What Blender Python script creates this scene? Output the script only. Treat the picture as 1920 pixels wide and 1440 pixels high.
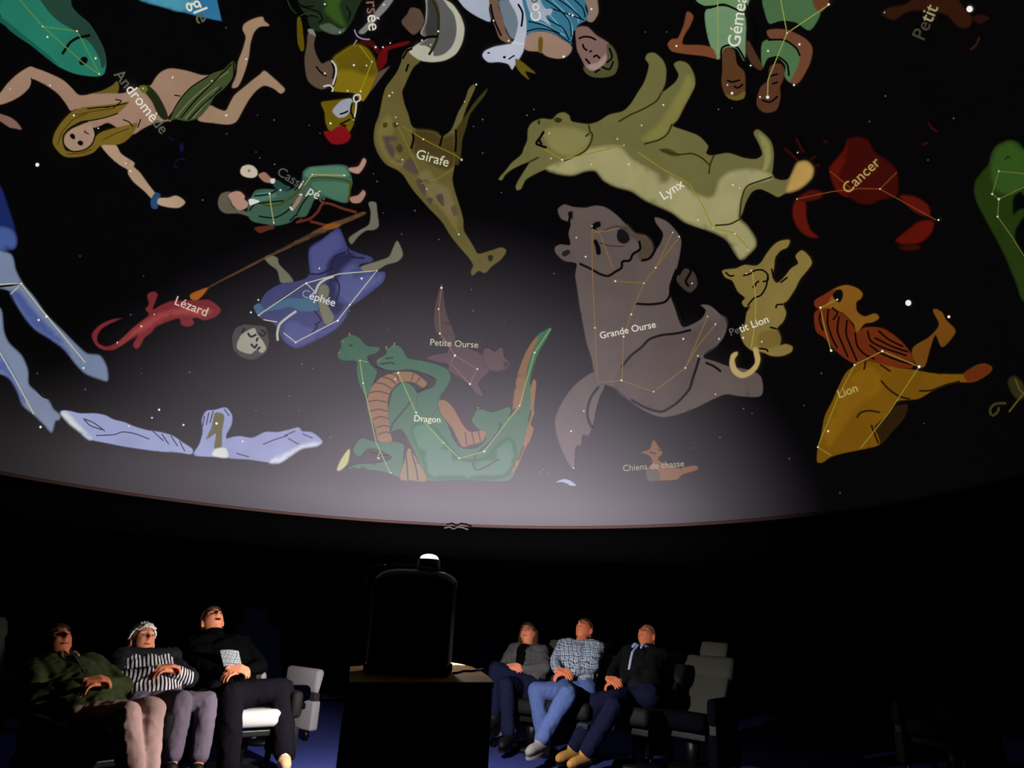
import bpy, bmesh, math, random
from math import sin, cos, pi, radians, sqrt, atan2
from mathutils import Vector, Matrix, noise
from mathutils.geometry import delaunay_2d_cdt

random.seed(7)
for o in list(bpy.data.objects):
    bpy.data.objects.remove(o, do_unlink=True)
SC = bpy.context.scene
COL = SC.collection

# ---------------------------------------------------------------- camera
FPX, PITCH, ROLL = 1280.0, radians(18.5), radians(3.0)
EYE = Vector((0, 0, 1.15))
DC = Vector((-0.96, 4.34, 2.15))      # centre of the projection dome, at rim height
DR = 4.18                             # inner radius of the dome
cp, sp, cr, sr = cos(PITCH), sin(PITCH), cos(ROLL), sin(ROLL)
cam_d = bpy.data.cameras.new('camera')
cam_d.sensor_width = 36.0
cam_d.lens = 36.0 * FPX / 1920.0
cam_d.clip_start = 0.05
cam = bpy.data.objects.new('camera', cam_d)
COL.objects.link(cam)
_r = Vector((cr, -sp * sr, cp * sr)); _u = Vector((-sr, -sp * cr, cp * cr)); _f = Vector((0, cp, sp))
M = Matrix((_r, _u, -_f)).transposed().to_4x4()
M.translation = EYE
cam.matrix_world = M
SC.camera = cam

# ---------------------------------------------------------------- world, lights, exposure
SC.view_settings.view_transform = 'Standard'
SC.view_settings.look = 'None'
SC.view_settings.exposure = 0.0
SC.view_settings.gamma = 1.0
SC.view_settings.use_curve_mapping = False
W = bpy.data.worlds.new('world'); SC.world = W; W.use_nodes = True
W.node_tree.nodes['Background'].inputs[0].default_value = (0, 0, 0, 1)
W.node_tree.nodes['Background'].inputs[1].default_value = 0.0

def spot(name, loc, target, power, angle, blend, size, color):
    l = bpy.data.lights.new(name, 'SPOT')
    l.energy = power; l.spot_size = radians(angle); l.spot_blend = blend
    l.shadow_soft_size = size; l.color = color
    o = bpy.data.objects.new(name, l); COL.objects.link(o)
    o.location = loc
    o.rotation_euler = (Vector(target) - Vector(loc)).to_track_quat('-Z', 'Y').to_euler()
    return o
# strobe heads standing hidden behind the console: two rake the seats, one washes the low far part of the dome
spot('strobe_seats_left', (-0.62, 4.62, 0.98), (-2.40, 5.45, 0.15), 225, 106, 0.45, 0.03, (1.0, 0.93, 0.86))
spot('strobe_seats_right', (-0.42, 4.62, 0.98), (0.50, 6.05, 0.22), 250, 78, 0.5, 0.03, (1.0, 0.93, 0.88))
LB = Vector((-0.70, 4.62, 1.16))      # flash head in an added black bowl behind the projector; the bowl's lip cuts the light below the dome rim
def aim(az, el):
    a, e = radians(az), radians(el)
    return LB + Vector((sin(a) * cos(e), cos(a) * cos(e), sin(e)))
spot('strobe_dome_low', LB, aim(6, -14), 1700, 112, 1.0, 0.012, (1.0, 0.92, 0.98))
spot('strobe_dome_wide', LB, aim(-1, -10), 1950, 148, 1.0, 0.012, (1.0, 0.92, 1.0))
spot('strobe_spill', (-0.42, 4.95, 1.45), (-0.40, 4.0, 0.80), 16, 80, 0.6, 0.04, (1.0, 0.93, 0.88))  # added lamp standing in for the strobes' back spill on the desk top

# ---------------------------------------------------------------- helpers
def lin(c):
    return tuple(((v / 255.0) / 12.92) if v / 255.0 <= 0.04045 else (((v / 255.0) + 0.055) / 1.055) ** 2.4 for v in c)

def ray(px, py):
    x = (px - 960.0) / FPX; z = -(py - 720.0) / FPX
    x, z = cr * x - sr * z, sr * x + cr * z
    return Vector((x, cp - sp * z, sp + cp * z))

def at_depth(px, py, y):
    d = ray(px, py); return EYE + d * (y / d.y)

def on_plane(px, py, z):
    d = ray(px, py); return EYE + d * ((z - EYE.z) / d.z)

def on_dome(px, py, off=0.0):
    """point of the dome's inner surface (raised off metres) that the picture point shows"""
    px = min(max(px, -24), 1944); py = min(max(py, -24), 1464)
    d = ray(px, py); o = EYE - DC; r = DR - off
    a = d.dot(d); b = d.dot(o); c = o.dot(o) - r * r
    q = max(b * b - a * c, 0.0)
    return EYE + d * ((-b + sqrt(q)) / a)

def new_mat(name, color, rough=0.8, spec=0.2, metal=0.0, emit=None, estr=1.0, nscale=40.0, namp=0.15, bump=0.0, color2=None):
    m = bpy.data.materials.new(name); m.use_nodes = True
    nt = m.node_tree; b = nt.nodes['Principled BSDF']
    b.inputs['Roughness'].default_value = rough
    b.inputs['Specular IOR Level'].default_value = spec
    b.inputs['Metallic'].default_value = metal
    tc = nt.nodes.new('ShaderNodeTexCoord'); nz = nt.nodes.new('ShaderNodeTexNoise')
    nz.inputs['Scale'].default_value = nscale; nz.inputs['Detail'].default_value = 3.0
    nt.links.new(tc.outputs['Object'], nz.inputs['Vector'])
    mx = nt.nodes.new('ShaderNodeMix'); mx.data_type = 'RGBA'
    nt.links.new(nz.outputs['Fac'], mx.inputs['Factor'])
    c = lin(color)
    c2 = lin(color2) if color2 else tuple(v * (1 + namp) for v in c)
    c1 = c if color2 else tuple(v * (1 - namp) for v in c)
    mx.inputs[6].default_value = (*c1, 1); mx.inputs[7].default_value = (*c2, 1)
    nt.links.new(mx.outputs[2], b.inputs['Base Color'])
    if emit:
        b.inputs['Emission Color'].default_value = (*lin(emit), 1)
        b.inputs['Emission Strength'].default_value = estr
    if bump:
        bp = nt.nodes.new('ShaderNodeBump'); bp.inputs['Strength'].default_value = bump
        bp.inputs['Distance'].default_value = 0.004
        nt.links.new(nz.outputs['Fac'], bp.inputs['Height']); nt.links.new(bp.outputs['Normal'], b.inputs['Normal'])
    return m

DOME_RGB = (74, 72, 75)
_art = {}
def art_mat(color, var=0.10, soft=False):
    """projected picture: the screen's own grey, plus the light thrown on it"""
    key = (tuple(color), var, soft)
    if key in _art: return _art[key]
    m = bpy.data.materials.new('projected_%02x%02x%02x' % tuple(int(v) for v in color)); m.use_nodes = True
    nt = m.node_tree; b = nt.nodes['Principled BSDF']
    b.inputs['Base Color'].default_value = (*lin(DOME_RGB), 1)
    b.inputs['Roughness'].default_value = 1.0; b.inputs['Specular IOR Level'].default_value = 0.0
    c = lin(color)
    tc = nt.nodes.new('ShaderNodeTexCoord'); nz = nt.nodes.new('ShaderNodeTexNoise')
    nz.inputs['Scale'].default_value = 3.0; nz.inputs['Detail'].default_value = 4.0
    nt.links.new(tc.outputs['Object'], nz.inputs['Vector'])
    mx = nt.nodes.new('ShaderNodeMix'); mx.data_type = 'RGBA'
    nt.links.new(nz.outputs['Fac'], mx.inputs['Factor'])
    mx.inputs[6].default_value = (*[v * (1 - 2 * var) for v in c], 1)
    mx.inputs[7].default_value = (*[v * (1 + 2 * var) for v in c], 1)
    nt.links.new(mx.outputs[2], b.inputs['Emission Color'])
    b.inputs['Emission Strength'].default_value = 1.0
    if soft:          # the picture's soft drawn edge fades into the screen
        at = nt.nodes.new('ShaderNodeAttribute'); at.attribute_name = 'cover'
        nt.links.new(at.outputs['Fac'], b.inputs['Alpha'])
    _art[key] = m
    return m

ORG = {}          # world location of every root, by name
def root(name, label, cat, loc, group=None, kind=None):
    o = bpy.data.objects.new(name, None); COL.objects.link(o)
    o.empty_display_size = 0.1
    o.location = loc; o['label'] = label; o['category'] = cat
    if group: o['group'] = group
    if kind: o['kind'] = kind
    ORG[o.name] = Vector(loc)
    return o

def wloc(o):
    v = Vector((0, 0, 0))
    while o is not None:
        v = v + o.location; o = o.parent
    return v

def mesh_obj(name, verts, faces, mat, parent=None, smooth=False):
    off = wloc(parent) if parent else Vector((0, 0, 0))
    me = bpy.data.meshes.new(name)
    me.from_pydata([Vector(v) - off for v in verts], [], faces)
    me.update()
    if smooth:
        me.polygons.foreach_set('use_smooth', [True] * len(me.polygons))
    if mat: me.materials.append(mat)
    o = bpy.data.objects.new(name, me); COL.objects.link(o)
    if parent: o.parent = parent
    return o

def bm_obj(name, bm, mat, parent=None, smooth=False, world=True):
    bmesh.ops.recalc_face_normals(bm, faces=bm.faces)
    vs = [v.co.copy() for v in bm.verts]
    bm.verts.index_update()
    fs = [[v.index for v in f.verts] for f in bm.faces]
    bm.free()
    if world: return mesh_obj(name, vs, fs, mat, parent, smooth)
    me = bpy.data.meshes.new(name); me.from_pydata(vs, [], fs); me.update()
    if smooth: me.polygons.foreach_set('use_smooth', [True] * len(me.polygons))
    me.materials.append(mat)
    o = bpy.data.objects.new(name, me); COL.objects.link(o)
    if parent: o.parent = parent
    return o

def rbox(size, loc=(0, 0, 0), rot=None, bev=0.01, seg=2, bulge=0.0):
    """bevelled box as a bmesh"""
    bm = bmesh.new()
    bmesh.ops.create_cube(bm, size=1.0)
    for v in bm.verts: v.co = Vector((v.co.x * size[0], v.co.y * size[1], v.co.z * size[2]))
    if bev:
        bmesh.ops.bevel(bm, geom=list(bm.edges), offset=min(bev, min(size) * 0.49), segments=seg, profile=0.5, affect='EDGES')
    if bulge:
        bmesh.ops.subdivide_edges(bm, edges=list(bm.edges), cuts=2, use_grid_fill=True)
        for v in bm.verts:
            k = (1 - min(1, (2 * v.co.x / size[0]) ** 2)) * (1 - min(1, (2 * v.co.z / size[2]) ** 2))
            v.co.y += (1 if v.co.y > 0 else -1) * bulge * k
    if rot is not None: bmesh.ops.rotate(bm, verts=bm.verts, matrix=rot, cent=(0, 0, 0))
    bmesh.ops.translate(bm, verts=bm.verts, vec=Vector(loc))
    return bm

def join_bm(bms):
    out = bmesh.new()
    for b in bms:
        me = bpy.data.meshes.new('tmp'); b.to_mesh(me); b.free(); out.from_mesh(me); bpy.data.meshes.remove(me)
    return out

def cyl(r0, r1, p0, p1, n=20):
    p0, p1 = Vector(p0), Vector(p1); d = (p1 - p0)
    q = d.to_track_quat('Z', 'Y').to_matrix()
    bm = bmesh.new()
    a = [bm.verts.new(p0 + q @ Vector((r0 * cos(2 * pi * i / n), r0 * sin(2 * pi * i / n), 0))) for i in range(n)]
    b = [bm.verts.new(p1 + q @ Vector((r1 * cos(2 * pi * i / n), r1 * sin(2 * pi * i / n), 0))) for i in range(n)]
    for i in range(n): bm.faces.new((a[i], a[(i + 1) % n], b[(i + 1) % n], b[i]))
    bm.faces.new(a[::-1]); bm.faces.new(b)
    return bm

def tube(pts, r, n=8, closed=False):
    pts = [Vector(p) for p in pts]; bm = bmesh.new(); rings = []
    for i, p in enumerate(pts):
        t = (pts[min(i + 1, len(pts) - 1)] - pts[max(i - 1, 0)])
        q = t.to_track_quat('Z', 'Y').to_matrix()
        rr = r[i] if isinstance(r, (list, tuple)) else r
        rings.append([bm.verts.new(p + q @ Vector((rr * cos(2 * pi * k / n), rr * sin(2 * pi * k / n), 0))) for k in range(n)])
    for a, b in zip(rings, rings[1:]):
        for k in range(n): bm.faces.new((a[k], a[(k + 1) % n], b[(k + 1) % n], b[k]))
    bm.faces.new(rings[0][::-1]); bm.faces.new(rings[-1])
    return bm
# ================================================================ the room
M_WALL = new_mat('black_wall_paint', (4, 4, 4), 0.95, 0.0)
M_CARPET = new_mat('blue_carpet', (54, 62, 122), 0.95, 0.0, nscale=300, namp=0.25, bump=0.6)
M_DOME = new_mat('dome_grey_paint', DOME_RGB, 1.0, 0.0, nscale=1.2, namp=0.06)
M_BLACK = new_mat('black_plastic', (7, 7, 8), 0.45, 0.3)
M_MATTE = new_mat('matte_black', (4, 4, 4), 0.95, 0.0)

def struct(name, bm, m):
    o = bm_obj(name, bm, m); o['kind'] = 'structure'; return o
X0, X1, Y0, Y1, ZT = -6.4, 6.4, -2.2, 10.2, 6.9
struct('floor', rbox((X1 - X0 + .4, Y1 - Y0 + .4, 0.2), ((X0 + X1) / 2, (Y0 + Y1) / 2, -0.1), bev=0), M_CARPET)
struct('ceiling', rbox((X1 - X0 + .4, Y1 - Y0 + .4, 0.2), ((X0 + X1) / 2, (Y0 + Y1) / 2, ZT + 0.1), bev=0), M_WALL)
struct('wall_back', rbox((X1 - X0 + .4, 0.2, ZT), ((X0 + X1) / 2, Y1 + 0.1, ZT / 2), bev=0), M_WALL)
struct('wall_front', rbox((X1 - X0 + .4, 0.2, ZT), ((X0 + X1) / 2, Y0 - 0.1, ZT / 2), bev=0), M_WALL)
struct('wall_left', rbox((0.2, Y1 - Y0, ZT), (X0 - 0.1, (Y0 + Y1) / 2, ZT / 2), bev=0), M_WALL)
struct('wall_right', rbox((0.2, Y1 - Y0, ZT), (X1 + 0.1, (Y0 + Y1) / 2, ZT / 2), bev=0), M_WALL)

# the dome: an inner screen skin and a black outer skin, closed along the rim
dome = root('dome_screen', 'huge grey hemispherical projection dome overhead, seen from inside above the seats', 'projection dome', tuple(DC))
NS, NR = 160, 48
def shell(rad, flip):
    vs, fs = [], []
    for j in range(NR):
        e = (pi / 2) * j / NR
        for i in range(NS):
            a = 2 * pi * i / NS
            vs.append(DC + Vector((rad * cos(e) * cos(a), rad * cos(e) * sin(a), rad * sin(e))))
    vs.append(DC + Vector((0, 0, rad))); top = len(vs) - 1
    for j in range(NR - 1):
        for i in range(NS):
            q = [j * NS + i, j * NS + (i + 1) % NS, (j + 1) * NS + (i + 1) % NS, (j + 1) * NS + i]
            fs.append(q[::-1] if flip else q)
    for i in range(NS):
        q = [(NR - 1) * NS + i, (NR - 1) * NS + (i + 1) % NS, top]
        fs.append(q[::-1] if flip else q)
    return vs, fs
v, f = shell(DR, True); mesh_obj('screen', v, f, M_DOME, dome, True)
v, f = shell(DR + 0.06, False); mesh_obj('outer_shell', v, f, M_WALL, dome, True)
def ring(r0, r1, z0, z1, n=160):
    bm = bmesh.new(); R = []
    for i in range(n):
        a = 2 * pi * i / n; c, s = cos(a), sin(a)
        R.append([bm.verts.new(DC + Vector((r * c, r * s, z))) for r, z in ((r0, z0), (r1, z0), (r1, z1), (r0, z1))])
    for i in range(n):
        A, B = R[i], R[(i + 1) % n]
        for k in range(4): bm.faces.new((A[k], A[(k + 1) % 4], B[(k + 1) % 4], B[k]))
    return bm
M_RIM = new_mat('rim_trim', (62, 44, 40), 0.8, 0.1)
bm_obj('rim_trim', ring(DR - 0.004, DR + 0.07, -0.028, 0.0), M_RIM, dome, True)
bm_obj('skirt', ring(DR + 0.04, DR + 0.07, -0.40, -0.028), M_WALL, dome, True)

# little pale strip fixed to the skirt just under the rim
M_PALE = new_mat('pale_reflective', (50, 58, 55), 0.5, 0.3)
p = [at_depth(x, y, 8.18) for x, y in ((833, 990), (843, 988), (851, 992), (858, 988), (867, 989), (878, 993))]
fx = root('wall_strip', 'small pale wavy strip on the black skirt just below the dome rim', 'strip', tuple(p[2]))
bm_obj('strip_body', tube(p, 0.008), M_PALE, fx)
# ================================================================ pictures thrown on the dome
# shapes were traced on enlarged views; each tag gives that view's corner and scale
VIEW = {'A': (0, 0, 3.4286), 'B': (500, 0, 4.174), 'C': (860, 0, 4.0), 'D': (1200, 0, 2.6667), 'E': (380, 280, 3.4286),
        'F': (0, 480, 3.0), 'G': (600, 500, 3.272), 'H': (1000, 360, 2.5714), 'I': (1340, 420, 3.0), 'J': (540, 0, 5.142),
        'K': (1800, 240, 4.5), 'M': (680, 240, 4.964), 'P': (0, 0, 1.0), 'L': (1640, 0, 6.857)}
def tr(v, pts):
    x0, y0, s = VIEW[v]
    return [(x0 + p[0] / s, y0 + p[1] / s) for p in pts]

def smooth_poly(pts, closed=True, sub=4):
    n = len(pts); out = []
    rng = range(n) if closed else range(n - 1)
    for i in rng:
        if closed: p0, p1, p2, p3 = pts[i - 1], pts[i], pts[(i + 1) % n], pts[(i + 2) % n]
        else: p0, p1, p2, p3 = pts[max(i - 1, 0)], pts[i], pts[i + 1], pts[min(i + 2, n - 1)]
        for k in range(sub):
            t = k / sub
            out.append(tuple(cr_pt(p0[j], p1[j], p2[j], p3[j], t) for j in (0, 1)))
    if not closed: out.append(pts[-1])
    return out
def cr_pt(a, b, c, d, t):
    m1 = (c - a) * 0.42; m2 = (d - b) * 0.42
    t2 = t * t; t3 = t2 * t
    return (2 * t3 - 3 * t2 + 1) * b + (t3 - 2 * t2 + t) * m1 + (-2 * t3 + 3 * t2) * c + (t3 - t2) * m2

def inside(x, y, poly):
    r = False; j = len(poly) - 1
    for i in range(len(poly)):
        xi, yi = poly[i]; xj, yj = poly[j]
        if (yi > y) != (yj > y) and x < (xj - xi) * (y - yi) / (yj - yi) + xi: r = not r
        j = i
    return r

def edge_dist(x, y, q):
    m = 1e9; ax, ay = q[-1]
    for bx, by in q:
        dx, dy = bx - ax, by - ay; L = dx * dx + dy * dy
        t = 0.0 if L == 0 else max(0.0, min(1.0, ((x - ax) * dx + (y - ay) * dy) / L))
        ex, ey = ax + dx * t - x, ay + dy * t - y; d = ex * ex + ey * ey
        if d < m: m = d
        ax, ay = bx, by
    return math.sqrt(m)

def fill_tris(poly, step=22.0, soft=2.4):
    poly = [(min(max(x, -24), 1944), min(max(y, -24), 1464)) for x, y in poly]
    q = []
    for i, p in enumerate(poly):
        a, b = p, poly[(i + 1) % len(poly)]
        L = math.hypot(b[0] - a[0], b[1] - a[1])
        if L < 0.15: continue
        k = max(1, int(L / step))
        for j in range(k): q.append((a[0] + (b[0] - a[0]) * j / k, a[1] + (b[1] - a[1]) * j / k))
    n = len(q)
    if n < 3: return [], []
    x0 = min(p[0] for p in q); x1 = max(p[0] for p in q); y0 = min(p[1] for p in q); y1 = max(p[1] for p in q)
    pts = list(q); y = y0 + step * 0.37
    ar = sum(q[i - 1][0] * q[i][1] - q[i][0] * q[i - 1][1] for i in range(n)) / 2
    sg = 1 if ar > 0 else -1
    # grow the outline a little so that the half-faded line is where the drawn edge is; then rings inside it
    g = []
    for i in range(n):
        a, b = q[i - 1], q[(i + 1) % n]; dx, dy = b[0] - a[0], b[1] - a[1]; L = math.hypot(dx, dy) or 1
        nx, ny = -dy / L * sg, dx / L * sg           # inward
        g.append((q[i], (nx, ny)))
    out = [(p[0] - v[0] * soft * 0.5, p[1] - v[1] * soft * 0.5) for p, v in g]
    pts = list(out)
    for k in (0.5, 1.0):
        for i, (p, v) in enumerate(g):
            if i % (2 if soft > 5 else 1): continue
            c = (p[0] + v[0] * soft * (k - 0.5 + 0.02), p[1] + v[1] * soft * (k - 0.5 + 0.02))
            if inside(c[0], c[1], out) and edge_dist(c[0], c[1], out) > soft * k * 0.8: pts.append(c)
    q = out
    while y < y1:
        x = x0 + step * 0.41
        while x < x1:
            if inside(x, y, q): pts.append((x, y))
            x += step
        y += step
    r = delaunay_2d_cdt([Vector(p) for p in pts], [], [list(range(n))], 1, 1e-4)
    V = [(v.x, v.y) for v in r[0]]
    return V, [list(t) for t in r[2]], [min(1.0, edge_dist(x, y, q) / soft) for x, y in V]

def ribbon(pts, w):
    n = len(pts); vs = []; fs = []
    for i, p in enumerate(pts):
        a = pts[max(i - 1, 0)]; b = pts[min(i + 1, n - 1)]
        dx, dy = b[0] - a[0], b[1] - a[1]; L = math.hypot(dx, dy) or 1
        ww = w / 2
        vs += [(p[0] - dy / L * ww, p[1] + dx / L * ww), (p[0] + dy / L * ww, p[1] - dx / L * ww)]
    for i in range(n - 1): fs.append([2 * i, 2 * i + 1, 2 * i + 3, 2 * i + 2])
    return vs, fs

def subdiv(pts, step=14.0):
    out = []
    for a, b in zip(pts, pts[1:]):
        k = max(1, int(math.hypot(b[0] - a[0], b[1] - a[1]) / step))
        out += [(a[0] + (b[0] - a[0]) * j / k, a[1] + (b[1] - a[1]) * j / k) for j in range(k)]
    return out + [pts[-1]]

def to_dome(name, vs, fs, mat, parent, off):
    W3 = [on_dome(x, y, off) for x, y in vs]
    F = []
    for f in fs:
        a, b, c = W3[f[0]], W3[f[1]], W3[f[2]]
        nrm = (b - a).cross(c - a)
        F.append(f if nrm.dot(DC - a) > 0 else f[::-1])
    return mesh_obj(name, W3, F, mat, parent)

_fc = {}
def glyphs(s, i):
    """outline mesh of the text s, only its i-th letters kept; returned in text units"""
    cu = bpy.data.curves.new('t', 'FONT'); cu.body = s; cu.size = 1.0; cu.resolution_u = 3
    cu.offset = 0.006
    o = bpy.data.objects.new('t', cu); COL.objects.link(o)
    bpy.context.view_layer.update()
    me = bpy.data.meshes.new_from_object(o.evaluated_get(bpy.context.evaluated_depsgraph_get()))
    vs = [(v.co.x, v.co.y) for v in me.vertices]; fs = [list(p.vertices) for p in me.polygons]
    bpy.data.objects.remove(o); bpy.data.curves.remove(cu); bpy.data.meshes.remove(me)
    return vs, fs

def lettering(parent, v, s, p0, p1, off, bright, dim, bri, name='lettering'):
    """s along the line p0-p1; letters whose index is in bri shine over the figure, the rest are dimmer"""
    p0, p1 = tr(v, [p0])[0], tr(v, [p1])[0]
    vs, fs = glyphs(s, 0)
    x0 = min(p[0] for p in vs); x1 = max(p[0] for p in vs)
    L = math.hypot(p1[0] - p0[0], p1[1] - p0[1]); sc = L / (x1 - x0)
    dx, dy = (p1[0] - p0[0]) / L, (p1[1] - p0[1]) / L
    ux, uy = dy, -dx
    q = [(p0[0] + (x - x0) * sc * dx + y * sc * ux, p0[1] + (x - x0) * sc * dy + y * sc * uy) for x, y in vs]
    # which letter each face belongs to, by its place along the line
    n = len(s); edges = []
    wid = []
    for k in range(1, n + 1):
        if s[:k].strip() == '': wid.append(x0); continue
        a, _ = glyphs(s[:k], 0); wid.append(max(p[0] for p in a))
    F = {0: [], 1: []}
    for f in fs:
        cx = sum(vs[i][0] for i in f) / len(f)
        k = next((j for j in range(n) if cx <= wid[j] + 0.01), n - 1)
        F[1 if k in bri else 0].append(f)
    ok = lambda f: all(-24 < q[i][0] < 1944 and -24 < q[i][1] for i in f)
    first = None
    for key, col in ((1, bright), (0, dim)):
        ff = [f for f in F[key] if ok(f)]
        if not ff: continue
        used = sorted({i for f in ff for i in f}); mp = {u: i for i, u in enumerate(used)}
        o = to_dome(name, [q[u] for u in used], [[mp[i] for i in f] for f in ff], art_mat(col, 0.0), parent, off)
        if first is None: first = o
    return first

def figure(name, label, cat, parts, base=0.004, group='figures projected on the dome'):
    """parts: ('f', part, view, rgb, pts) fill - ('s', part, view, rgb, width_px, [lines]) strokes -
    ('l', view, rgb, [lines]) constellation lines - ('d', view, rgb, r_px, pts) stars - ('t', view, text, p0, p1, bright letters[, rgb, dim])"""
    c = [p for q in parts if q[0] == 'f' for p in tr(q[2], q[4])]
    cx = sum(p[0] for p in c) / len(c); cy = sum(p[1] for p in c) / len(c)
    r = root(name, label, cat, tuple(on_dome(cx, cy, base)))
    off = base
    for q in parts:
        off += 0.0011
        if q[0] == 'f':
            over = any(w_ in q[1] for w_ in SOFT)
            sz = tr(q[2], q[4]); ext = min(max(p[0] for p in sz) - min(p[0] for p in sz), max(p[1] for p in sz) - min(p[1] for p in sz))
            vs, fs, cov = fill_tris(smooth_poly(sz), 22.0, (min(9.0, max(1.6, ext * 0.16)) if over else 5.0 if name in BLURRED else 2.2 if ext > 14 else 1.2))
            o = to_dome(q[1], vs, fs, art_mat(q[3], 0.10, True), r, off)
            at = o.data.attributes.new('cover', 'FLOAT', 'POINT')
            at.data.foreach_set('value', cov)
            if len(q) > 5: o['label'] = q[5]
        elif q[0] == 's':
            V, Fc = [], []
            for ln in q[5]:
                vs, fs = ribbon(smooth_poly(tr(q[2], ln), False, 5), q[4])
                Fc += [[i + len(V) for i in f] for f in fs]; V += vs
            o = to_dome(q[1], V, Fc, art_mat(q[3], 0.0), r, off); o['kind'] = 'stuff'
        elif q[0] == 'l':
            V, Fc = [], []
            for ln in q[3]:
                vs, fs = ribbon(subdiv(tr(q[1], ln)), 1.9)
                Fc += [[i + len(V) for i in f] for f in fs]; V += vs
            o = to_dome('constellation_lines', V, Fc, art_mat(q[2], 0.0), r, off); o['kind'] = 'stuff'
        elif q[0] == 'd':
            V, Fc = stars_geo(tr(q[1], q[4]), q[3])
            o = to_dome('star_dots', V, Fc, art_mat(q[2], 0.0), r, off); o['kind'] = 'stuff'
        elif q[0] == 't':
            b = q[6] if len(q) > 6 else (215, 212, 195); d = q[7] if len(q) > 7 else (85, 88, 75)
            lettering(r, q[1], q[2], q[3], q[4], off + 0.002, b, d, q[5])
    return r

def stars_geo(pts, r):
    V, Fc = [], []
    for i, (x, y) in enumerate(pts):
        rr = r * (0.8 + 0.4 * ((i * 7 % 5) / 4.0))
        k = len(V); V += [(x + rr * cos(a * pi / 4), y + rr * sin(a * pi / 4)) for a in range(8)]
        Fc.append([k + a for a in range(8)])
    return V, Fc
SOFT = ('light', 'shade', 'patch', 'pale_', 'spot', 'bright', 'dark_', 'lit_', 'haunch')
BLURRED = ('crab_figure', 'green_serpent_figure', 'small_dog_figure', 'winged_horse_figure', 'olive_wing_figure')
YL = (118, 112, 55); WL = (185, 182, 160); ST = (225, 225, 215); DK = (3, 3, 2)
ALL = range(99)

figure('green_whale_figure', 'glowing teal whale-like head cut by the top left corner of the dome picture', 'projected figure', [
 ('f', 'body', 'A', (32, 112, 92), [(-80,-80),(0,90),(40,170),(110,230),(200,290),(300,370),(380,430),(470,470),(560,488),(640,490),(672,468),(682,400),(670,330),(640,260),(600,190),(560,140),(500,90),(460,40),(440,-40),(430,-80)]),
 ('f', 'back', 'A', (32, 60, 48), [(240,-60),(300,60),(380,140),(450,180),(520,230),(590,290),(640,380),(655,440),(680,405),(670,330),(640,260),(600,190),(560,140),(500,90),(460,40),(440,-60)], 'dark grey-green back'),
 ('f', 'flank', 'A', (20, 84, 70), [(-60,60),(60,150),(160,230),(260,310),(330,370),(380,425),(300,370),(200,290),(110,230),(40,170),(-60,100)]),
 ('f', 'eye', 'A', DK, [(508,400),(525,368),(550,365),(565,380),(555,408),(525,420)]),
 ('s', 'mouth_line', 'A', DK, 5.0, [[(400,348),(425,310),(455,270),(500,243),(540,235),(580,226)]]),
 ('l', 'A', (95, 128, 62), [[(110,-20),(275,170),(530,400),(640,480)], [(275,170),(495,200),(640,475)]]),
 ('d', 'A', ST, 1.7, [(275,170),(495,200),(615,375),(638,475),(305,238)])])

figure('blue_triangle_figure', 'glowing blue triangle cut off by the top edge, ending letters over its tip', 'projected figure', [
 ('f', 'body', 'A', (44, 108, 148), [(880,-60),(905,0),(905,0),(1060,45),(1200,85),(1320,115),(1425,135),(1425,135),(1395,0),(1385,-60)]),
 ('f', 'light_corner', 'A', (70, 140, 160), [(880,-60),(905,0),(1060,45),(1160,72),(1240,30),(1240,-60)]),
 ('t', 'A', 'Triangle', (1112,-262), (1272,156), (5, 6))])

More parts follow.
